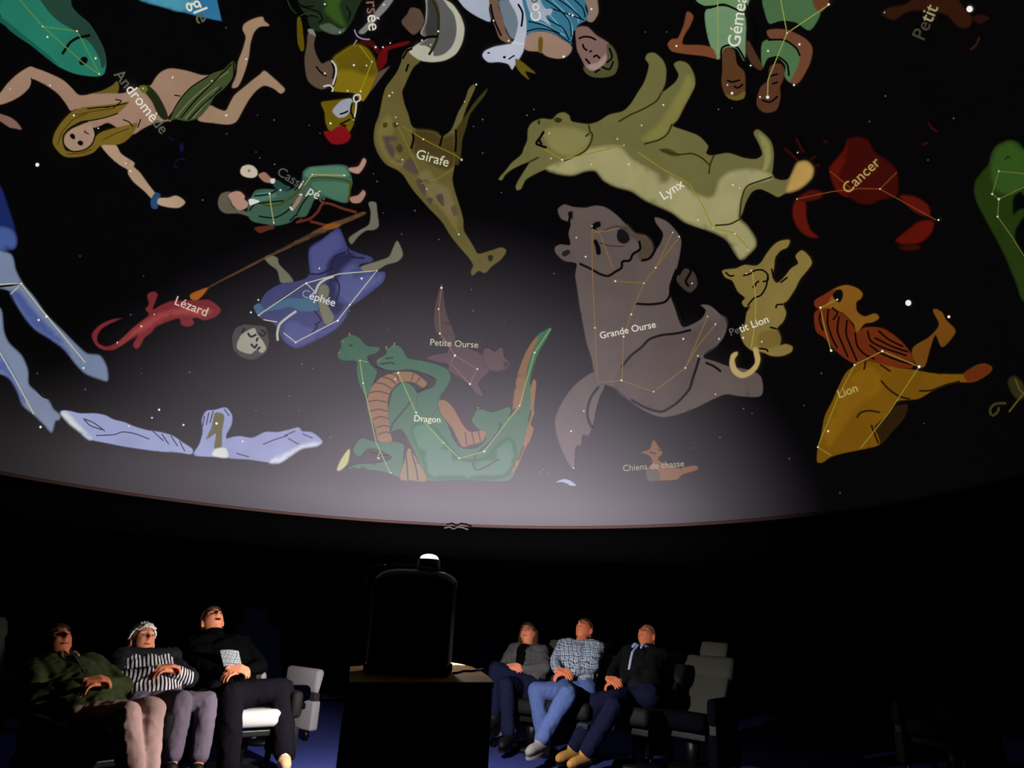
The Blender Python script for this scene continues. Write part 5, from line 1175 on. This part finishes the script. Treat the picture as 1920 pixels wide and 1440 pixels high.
    if cfg.get('long_hair'):
        e = bmesh.new()
        for s in (-1, 1):
            blob_caps(e, hc_ + (hR * s * 0.075 - LK * 0.02 + hU * 0.03) * S, hc_ + (hR * s * 0.085 - LK * 0.03 - hU * 0.14) * S, 0.030, 0.026)
        blob_caps(e, hc_ - LK * 0.06, hc_ - LK * 0.07 - hU * 0.14, 0.07, 0.06)
        put('hair_lengths', remesh(e, 0.008, 2, 0.004, 60), cfg['hair_mat'], r)
    # ---- trousers
    tm = bmesh.new()
    tw = cfg.get('leg', 1.0)
    for s in (-1, 1):
        blob_caps(tm, hip[s], kn[s], 0.100 * S, 0.076 * S * tw)
        end = an[s] + (kn[s] - an[s]).normalized() * cfg.get('hem', 0.03)
        blob_caps(tm, kn[s], kn[s] * 0.5 + end * 0.5, 0.076 * S * tw, 0.070 * S * tw)
        blob_caps(tm, kn[s] * 0.5 + end * 0.5, end, 0.070 * S * tw, 0.062 * S * tw)
    blob_caps(tm, hip[-1], hip[1], 0.115 * S, 0.115 * S)
    blob_caps(tm, pel, pel + up * 0.09, 0.125 * S, 0.125 * S)
    put('trousers', remesh(tm, 0.009, 3, 0.011, 8, cfg.get('seed', 1)), cfg['trousers'], r)
    # ---- upper garment
    sm = bmesh.new(); g = cfg.get('bulk', 1.0)
    for s in (-1, 1):
        blob_caps(sm, hip[s] * 0.7 + pel * 0.3 + up * 0.06, sh[s] * 0.62 + neck * 0.38 - up * 0.05, 0.122 * S * g, 0.102 * S * g)
        blob_caps(sm, neck - up * 0.045, sh[s], 0.070 * S, 0.068 * S)
        blob_caps(sm, sh[s], el[s], 0.066 * S * g, 0.054 * S * g)
        we = el[s] * 0.10 + wr[s] * 0.90
        blob_caps(sm, el[s], we, 0.054 * S * g, 0.037 * S)
    blob_caps(sm, pel + up * 0.06 + bf * 0.03, chest, 0.125 * S * g * cfg.get('belly', 1.0), 0.128 * S * g)
    if cfg.get('turtleneck'): blob_caps(sm, neck - up * 0.02, neck + up * 0.035, 0.072 * S, 0.066 * S)
    nm = cfg.get('top_name', 'sweater')
    put(nm, remesh(sm, 0.009, 3, 0.012, 9, cfg.get('seed', 1) + 4), cfg['top'], r)
    rec = math.degrees(atan2(-up.dot(Fd), up.z))
    0 and print(label[:30], 'hand', [round((wr[s] - pel).dot(q_), 2) for s in (-1, 1) for q_ in (up, bf, Rt)], 'pel', [round(v, 2) for v in pel], 'rec', round(rec), 'neck', [round(v, 2) for v in neck], 'kn', [[round(v, 2) for v in kn[s]] for s in (-1, 1)], 'an', [[round(v, 2) for v in an[s]] for s in (-1, 1)])
    info = dict(rec=rec, root=r, pel=pel, up=up, bf=bf, Rt=Rt, neck=neck, chest=chest, sh=sh, el=el, wr=wr, hc=hc, an=an, to=to, kn=kn, head=hc_, S=S)
    if cfg.get('collar'):
        e = bmesh.new()
        for s in (-1, 1):
            blob_caps(e, neck + up * 0.025 + Rt * s * 0.062 - bf * 0.02, neck - up * 0.015 + bf * 0.085 + Rt * s * 0.040, 0.022, 0.022); blob_caps(e, neck - up * 0.015 + bf * 0.085 + Rt * s * 0.040, neck - up * 0.06 + bf * 0.108 + Rt * s * 0.045, 0.022, 0.012)
        put('collar', remesh(e, 0.007, 2), cfg['collar'], r)
    # ---- shoes
    for s in (-1, 1):
        td = (to[s] - an[s]).normalized(); side = td.cross(Vector((0, 0, 1))).normalized(); upf = side.cross(td).normalized()
        e = bmesh.new()
        a0 = an[s] - upf * 0.035
        blob_caps(e, an[s] + upf * 0.01, a0 - td * 0.02, 0.046, 0.048)
        blob_caps(e, a0 - td * 0.01, a0 + td * 0.15, 0.048, 0.040)
        blob_caps(e, a0 + td * 0.10 + side * 0.012, a0 + td * 0.175, 0.040, 0.032)
        for v in e.verts:
            hh = (v.co - a0).dot(upf)
            if hh < -0.036: v.co = v.co + upf * (-0.036 - hh)
        sh_ = put('shoe', remesh(e, 0.007, 2), cfg['shoe'], r)
        e = bmesh.new()
        n_ = 20; ringa, ringb = [], []
        for i in range(n_):
            a = 2 * pi * i / n_
            p = a0 + td * (0.07 + 0.135 * cos(a)) + side * (0.046 * sin(a) * (1 + 0.1 * cos(a)))
            ringa.append(e.verts.new(p - upf * 0.033)); ringb.append(e.verts.new(p - upf * 0.052))
        for i in range(n_): e.faces.new((ringa[i], ringa[(i + 1) % n_], ringb[(i + 1) % n_], ringb[i]))
        e.faces.new(ringa); e.faces.new(ringb[::-1])
        so = bm_obj('sole', e, cfg.get('sole', M_BLACK), sh_)
        if cfg.get('laces'):
            lb = [tube([a0 + td * (0.045 + 0.022 * i) + side * 0.024 + upf * (0.040 - 0.004 * i), a0 + td * (0.045 + 0.022 * i) + upf * (0.050 - 0.004 * i), a0 + td * (0.045 + 0.022 * i) - side * 0.024 + upf * (0.040 - 0.004 * i)], 0.003, 6) for i in range(4)]
            bm_obj('laces', join_bm(lb), cfg['laces'], sh_)
    return info

def stripe_mat(name, c1, c2, scale, axis):
    m = bpy.data.materials.new(name); m.use_nodes = True; nt = m.node_tree; b = nt.nodes['Principled BSDF']
    b.inputs['Roughness'].default_value = 0.9; b.inputs['Specular IOR Level'].default_value = 0.1
    tc = nt.nodes.new('ShaderNodeTexCoord')
    mp = nt.nodes.new('ShaderNodeMapping'); mp.inputs['Rotation'].default_value = axis
    nt.links.new(tc.outputs['Object'], mp.inputs['Vector'])
    w = nt.nodes.new('ShaderNodeTexWave'); w.inputs['Scale'].default_value = scale; w.inputs['Distortion'].default_value = 0.6
    w.bands_direction = 'X'; w.inputs['Detail Scale'].default_value = 1.0
    nt.links.new(mp.outputs['Vector'], w.inputs['Vector'])
    r = nt.nodes.new('ShaderNodeValToRGB'); r.color_ramp.interpolation = 'LINEAR'
    r.color_ramp.elements[0].position = 0.42; r.color_ramp.elements[1].position = 0.58
    r.color_ramp.elements[0].color = (*lin(c1), 1); r.color_ramp.elements[1].color = (*lin(c2), 1)
    nt.links.new(w.outputs['Fac'], r.inputs['Fac']); nt.links.new(r.outputs['Color'], b.inputs['Base Color'])
    return m

def plaid_mat(name, base_c, dark, light, scale):
    m = bpy.data.materials.new(name); m.use_nodes = True; nt = m.node_tree; b = nt.nodes['Principled BSDF']
    b.inputs['Roughness'].default_value = 0.9; b.inputs['Specular IOR Level'].default_value = 0.1
    tc = nt.nodes.new('ShaderNodeTexCoord'); last = None
    nz = nt.nodes.new('ShaderNodeTexNoise'); nz.inputs['Scale'].default_value = 9.0
    nt.links.new(tc.outputs['Object'], nz.inputs['Vector'])
    va = nt.nodes.new('ShaderNodeMix'); va.data_type = 'VECTOR'; va.inputs[0].default_value = 0.06
    nt.links.new(tc.outputs['Object'], va.inputs[4]); nt.links.new(nz.outputs['Color'], va.inputs[5])
    col = None
    for i, (ax, sc_, c, th) in enumerate((('X', scale, dark, 0.62), ('Z', scale, dark, 0.62), ('X', scale * 1.9, light, 0.8), ('Z', scale * 1.9, light, 0.8))):
        w = nt.nodes.new('ShaderNodeTexWave'); w.bands_direction = ax; w.inputs['Scale'].default_value = sc_; w.inputs['Distortion'].default_value = 0
        nt.links.new(va.outputs[1], w.inputs['Vector'])
        g = nt.nodes.new('ShaderNodeMath'); g.operation = 'GREATER_THAN'; g.inputs[1].default_value = th
        nt.links.new(w.outputs['Fac'], g.inputs[0])
        mu = nt.nodes.new('ShaderNodeMath'); mu.operation = 'MULTIPLY'; mu.inputs[1].default_value = 0.72
        nt.links.new(g.outputs[0], mu.inputs[0])
        mx = nt.nodes.new('ShaderNodeMix'); mx.data_type = 'RGBA'
        nt.links.new(mu.outputs[0], mx.inputs['Factor'])
        if col is None: mx.inputs[6].default_value = (*lin(base_c), 1)
        else: nt.links.new(col, mx.inputs[6])
        mx.inputs[7].default_value = (*lin(c), 1); col = mx.outputs[2]
    nt.links.new(col, b.inputs['Base Color'])
    return m

C2 = Vector((-0.6, 4.3, 0))
def towards(p):
    d = C2 - Vector((p[0], p[1], 0)); return d.normalized()

H_DARK = new_mat('dark_brown_hair', (38, 28, 22), 0.8, 0.2, nscale=120, namp=0.4)
H_WHITE = new_mat('white_hair', (205, 200, 192), 0.8, 0.2, nscale=120, namp=0.15)
H_RED = new_mat('auburn_hair', (70, 34, 20), 0.8, 0.2, nscale=120, namp=0.3)
H_GREY = new_mat('grey_brown_hair', (92, 76, 60), 0.8, 0.2, nscale=120, namp=0.3)
T_TAUPE = new_mat('taupe_cord', (150, 122, 118), 0.95, 0.0, nscale=60, namp=0.1)
T_PLUM = new_mat('grey_plum_wool', (108, 96, 112), 0.95, 0.0, nscale=60, namp=0.12)
T_BLACK = new_mat('black_wool', (20, 18, 24), 0.95, 0.0)
T_NAVY = new_mat('navy_denim', (22, 25, 46), 0.95, 0.0, nscale=80, namp=0.2)
T_JEANS = new_mat('mid_blue_denim', (66, 82, 128), 0.95, 0.0, nscale=50, namp=0.22)
T_DKJEANS = new_mat('dark_denim', (20, 22, 42), 0.95, 0.0, nscale=50, namp=0.2)
J_OLIVE = new_mat('olive_jacket', (38, 46, 26), 0.9, 0.05, nscale=9, color2=(66, 72, 44))
J_BLACKKNIT = new_mat('black_knit', (10, 10, 11), 0.95, 0.0)
J_BLACK = new_mat('black_jacket', (14, 14, 16), 0.8, 0.1)
J_GREY = new_mat('grey_jacket', (74, 74, 76), 0.85, 0.1, nscale=14, namp=0.2)
J_STRIPE = stripe_mat('black_white_stripes', (14, 14, 18), (205, 198, 206), 13.0, (0, 0, radians(-35)))
J_PLAID = plaid_mat('blue_plaid', (112, 132, 160), (20, 28, 52), (170, 178, 190), 9.0)
S_TAN = new_mat('beige_suede', (188, 152, 116), 0.9, 0.05)
S_BROWN = new_mat('tan_leather', (150, 108, 56), 0.6, 0.2)
S_GREY = new_mat('grey_sole_rubber', (120, 118, 116), 0.8, 0.1)
S_BLACK = new_mat('black_shoe', (12, 12, 12), 0.6, 0.2)
W_ = at_depth

def seat_for(pel, face, label, recline=32, back=0.02, **kw):
    y = face_yaw(face.x, face.y)
    return make_chair('cinema_chair', label, (pel.x - face.x * back, pel.y - face.y * back), y, recline, **kw)

def zfix(v, z):          # move a point along its line of sight to height z
    d = v - EYE; return EYE + d * ((z - EYE.z) / d.z)

GC = 'grey reclining chairs round the projector'
# 1 - far left, olive jacket.  Picture points: pelvis, neck base, knees, ankles, hands
f1 = Vector((0.80, -0.60, 0)).normalized()
P1 = person('person in olive jacket and taupe trousers, hands clasped, leftmost of the spectators', (180, 1350), (118, 1243), (0.62, -0.45, 0.62), f1,
            [(236, 1342), (284, 1334)], [(250, 1480), (272, 1470)], [(0.6, -0.7, -0.1), (0.7, -0.6, -0.1)], (172, 1292, 0.0),
            dict(hz=0.43, hair_mat=H_DARK, trousers=T_TAUPE, top=J_OLIVE, skin=SKIN2, shoe=S_BLACK, top_name='jacket', collar=new_mat('beige_collar', (150, 122, 84)), seed=2, bulk=1.08, leg=1.0))
# 2 - white hair, striped top
f2 = Vector((0.72, -0.69, 0)).normalized()
P2 = person('person with white hair and black-and-white striped sweater, arms folded', (290, 1325), (268, 1235), (0.60, -0.52, 0.45), f2,
            [(338, 1318), (390, 1318)], [(318, 1448), (368, 1448)], [(0.5, -0.8, -0.1), (0.5, -0.8, -0.1)], (300, 1274, 0.0),
            dict(hz=0.44, hair_mat=H_WHITE, trousers=T_PLUM, top=J_STRIPE, skin=SKIN, shoe=S_BLACK, top_name='striped_sweater', seed=5, hairline=0.45, curly=0.12, hair_th=0.02, hem=0.10))
# 3 - black turtleneck
f3 = Vector((0.42, -0.90, 0)).normalized()
P3 = person('person in black turtleneck laughing upwards, legs apart, beige sneakers', (434, 1304), (405, 1197), (0.42, -0.50, 0.72), f3,
            [(432, 1306), (556, 1292)], [(428, 1438), (534, 1410)], [(0.15, -1, -0.1), (0.35, -0.9, -0.12)], (446, 1270, 0.0),
            dict(hz=0.48, hair_mat=H_DARK, trousers=T_BLACK, top=J_BLACKKNIT, skin=SKIN, shoe=S_TAN, sole=S_GREY, laces=new_mat('cream_laces', (215, 200, 175)), turtleneck=True, open_mouth=True, hb=0.01, seed=8, hairline=0.5, leg=1.12, hem=0.0, scale=1.03))
# 4 - auburn hair, grey jacket, crossed legs by the desk
f4 = Vector((-0.55, -0.83, 0)).normalized()
P4 = person('person with auburn hair and grey jacket, legs crossed, beside the console desk', (992, 1290), (990, 1214), (-0.35, -0.75, 0.50), f4,
            [(928, 1254), (948, 1284)], [(924, 1385), (955, 1410)], [(-0.5, -0.8, -0.35), (-0.3, -0.9, -0.1)], (972, 1258, 0.0),
            dict(hz=0.50, hair_mat=H_RED, trousers=T_NAVY, top=J_GREY, skin=SKIN, shoe=S_BLACK, top_name='jacket', long_hair=True, glasses=True, seed=11, scale=0.96))
# 5 - plaid shirt, jeans, ankles crossed
f5 = Vector((-0.50, -0.86, 0)).normalized()
P5 = person('person in pale blue plaid shirt and blue jeans, ankles crossed, hands in lap', (1078, 1292), (1090, 1206), (-0.42, -0.38, 0.80), f5,
            [(1006, 1296), (1064, 1302)], [(1022, 1404), (1008, 1398)], [(-0.2, -0.9, 0.35), (-0.5, -0.8, -0.1)], (1070, 1279, 0.0),
            dict(hz=0.55, hair_mat=H_DARK, trousers=T_JEANS, top=J_PLAID, skin=SKIN2, shoe=S_GREY, sole=S_GREY, top_name='plaid_shirt', seed=14, lap=-0.07, leg=0.98, hairline=0.42))
# 6 - black jacket, light shirt
f6 = Vector((-0.66, -0.75, 0)).normalized()
P6 = person('person in black jacket over pale blue shirt, hands clasped, beside the empty chair', (1196, 1302), (1209, 1220), (-0.62, -0.40, 0.66), f6,
            [(1100, 1318), (1150, 1326)], [(1066, 1420), (1092, 1422)], [(-0.7, -0.7, -0.1), (-0.7, -0.7, -0.1)], (1164, 1290, 0.0),
            dict(hair_mat=H_GREY, trousers=T_DKJEANS, top=J_BLACK, skin=SKIN2, shoe=S_BROWN, top_name='jacket', seed=17, lap=-0.05, hz=0.55, hairline=0.62, collar=new_mat('pale_blue_shirt', (150, 175, 220)), hair_th=0.005))

def seat_for(P, face, label, shift=(0, 0), **kw):
    pel = P['pel']; f = Vector(face).normalized()
    return make_chair('cinema_chair', label, (pel.x + f.x * shift[0] - f.y * shift[1], pel.y + f.y * shift[0] + f.x * shift[1]), face_yaw(f.x, f.y), P['rec'] if 'auburn' not in label else 34, zk=pel.z / 0.53, **kw)
M_SHADEVINYL = new_mat('black_vinyl', (16, 16, 16), 0.7, 0.15)  # chair vinyl with the shade put into its colour
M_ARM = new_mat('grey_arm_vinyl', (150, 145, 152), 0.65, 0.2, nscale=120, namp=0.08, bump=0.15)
SV = dict(back_mat=M_SHADEVINYL, seat_mat=M_SHADEVINYL)
seat_for(P1, f1, 'black reclining chair under the person in the olive jacket', **SV)
seat_for(P2, f2, 'black reclining chair under the white-haired person', arms=(), **SV)
seat_for(P3, (0.60, -0.80, 0), 'black chair with pale seat cushion under the person in black turtleneck', shift=(0.02, 0.09), arm_mat=M_SHADEVINYL)
seat_for(P4, f4, 'grey reclining chair under the auburn-haired person, next to the console desk', shift=(0.0, 0.05), arm_mat=M_ARM, seat_mat=M_SHADEVINYL)
seat_for(P5, f5, 'black reclining chair under the person in the plaid shirt', arms=(), **SV)
seat_for(P6, f6, 'black reclining chair under the person in the black jacket', arms=(), **SV)
# ---------------------------------------------------------------- small clothing parts and things held
def on_chest(P, a, b, out):      # a: share of the way up, b: metres to the sitter's right
    return P['pel'] + P['up'] * (0.5 * a) + P['Rt'] * b + P['bf'] * out
# jacket over the striped sweater
e = bmesh.new()
for s in (-1, 1):
    blob_caps(e, P2['sh'][s], P2['el'][s], 0.072, 0.062)
    blob_caps(e, P2['pel'] + P2['Rt'] * s * 0.13 + P2['up'] * 0.08, P2['sh'][s] - P2['up'] * 0.03, 0.075, 0.078)
blob_caps(e, P2['sh'][-1] + P2['bf'] * 0.03, P2['sh'][1] + P2['bf'] * 0.03, 0.082, 0.082)
blob_caps(e, P2['neck'] + P2['up'] * 0.0, P2['neck'] + P2['up'] * 0.04, 0.078, 0.074)
put('open_jacket', remesh(e, 0.009, 3, 0.012, 10, 3), new_mat('charcoal_jacket', (30, 30, 32), 0.9, 0.05, nscale=30, namp=0.3), P2['root'])
# zip and pale inner shirt on the olive jacket
bm_obj('zip', tube([on_chest(P1, a, 0.0, 0.148 - 0.1 * max(0, a - 0.8)) for a in (0.92, 0.8, 0.65, 0.5, 0.35)], 0.004), M_CHROME, P1['root'], True)
# pale shirt placket inside the black jacket
e = bmesh.new()
pts = [on_chest(P6, a, 0.012, 0.138 - 0.20 * max(0, a - 0.68)) for a in (0.97, 0.85, 0.7, 0.55, 0.40, 0.3)]
for a, b in zip(pts, pts[1:]): blob_caps(e, a, b, 0.014, 0.013)
put('shirt_front', remesh(e, 0.007, 2), new_mat('pale_blue_shirt_front', (165, 180, 210)), P6['root'])
# dark top inside the grey jacket
e = bmesh.new()
blob_caps(e, on_chest(P4, 0.25, 0.0, 0.09), on_chest(P4, 0.78, 0.0, 0.06), 0.075, 0.075)
put('black_top', remesh(e, 0.009, 2, 0.006, 9), J_BLACKKNIT, P4['root'])
# leaflet held by the person in black
lp_ = P3['hc'] + P3['up'] * 0.10 + P3['bf'] * 0.06; lp_ = W_(434, 1238, lp_.y); rr_ = P3['Rt']; uu = (P3['up'] * 0.85 + P3['bf'] * 0.5).normalized()
lf = root('leaflet', 'small patterned grey leaflet held by the person in black turtleneck', 'leaflet', tuple(lp_))
M_LEAF = plaid_mat('leaflet_print', (120, 128, 135), (60, 70, 84), (170, 174, 174), 14.0)
vs, fs = [], []
for j in range(6):
    for i in range(7):
        u = i / 6 - 0.5; v = j / 5 - 0.5
        vs.append(lp_ - rr_ * (u * 0.125) + uu * (v * 0.115) + P3['bf'] * (0.02 + 0.012 * cos(u * 3)))
n0 = len(vs)
vs += [v - P3['bf'] * 0.002 for v in vs]
for j in range(5):
    for i in range(6):
        a = j * 7 + i; fs.append([a, a + 1, a + 8, a + 7]); fs.append([n0 + a + 7, n0 + a + 8, n0 + a + 1, n0 + a])
mesh_obj('sheet', vs, fs, M_LEAF, lf, True)

# ---------------------------------------------------------------- empty chairs
def chair_at(px, hy, zhead, label, recline=34, group=None, yaw=None, **kw):
    """px, hy: picture place of the headrest; zhead: its height"""
    h = EYE + ray(px, hy) * ((zhead - EYE.z) / ray(px, hy).z) if abs(zhead - EYE.z) > 0.02 else None
    return h
def chair_depth(px, y, Yd, label, recline=34, face=None, group=None, **kw):
    q = W_(px, y, Yd); f = Vector(face).normalized() if face else towards(q)
    return make_chair('cinema_chair', label, (q.x, q.y), face_yaw(f.x, f.y), recline, group=group, **kw)
chair_depth(1296, 1300, 6.25, 'empty olive-grey reclining chair to the right of the spectators', 32, face=(-0.66, -0.75, 0), seat_mat=new_mat('dark_navy_vinyl', (6, 7, 12), 0.9, 0.03))  # seat vinyl coloured dark for the shade it sits in
chair_depth(-14, 1230, 6.3, 'empty grey chair at the far left edge behind the person in olive', 30, seat_mat=M_SHADEVINYL)
chair_depth(1770, 1290, 6.4, 'nearly black empty chair alone at the far right of the room', 26, **SV)
chair_depth(508, 1300, 6.55, 'dark chair with pale lit arm beyond the legs of the person in black turtleneck', 22, face=(0.80, -0.60, 0), back_mat=M_SHADENAVY, seat_mat=M_SHADENAVY, arm_mat=M_ARM)
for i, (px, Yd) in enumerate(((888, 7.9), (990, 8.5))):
    chair_depth(px, 1240, Yd, ('dark navy chair in the shadow right of the projector', 'dark navy chair behind the auburn-haired person, in the last row')[i], 22, back_mat=M_SHADENAVY, seat_mat=M_SHADENAVY)
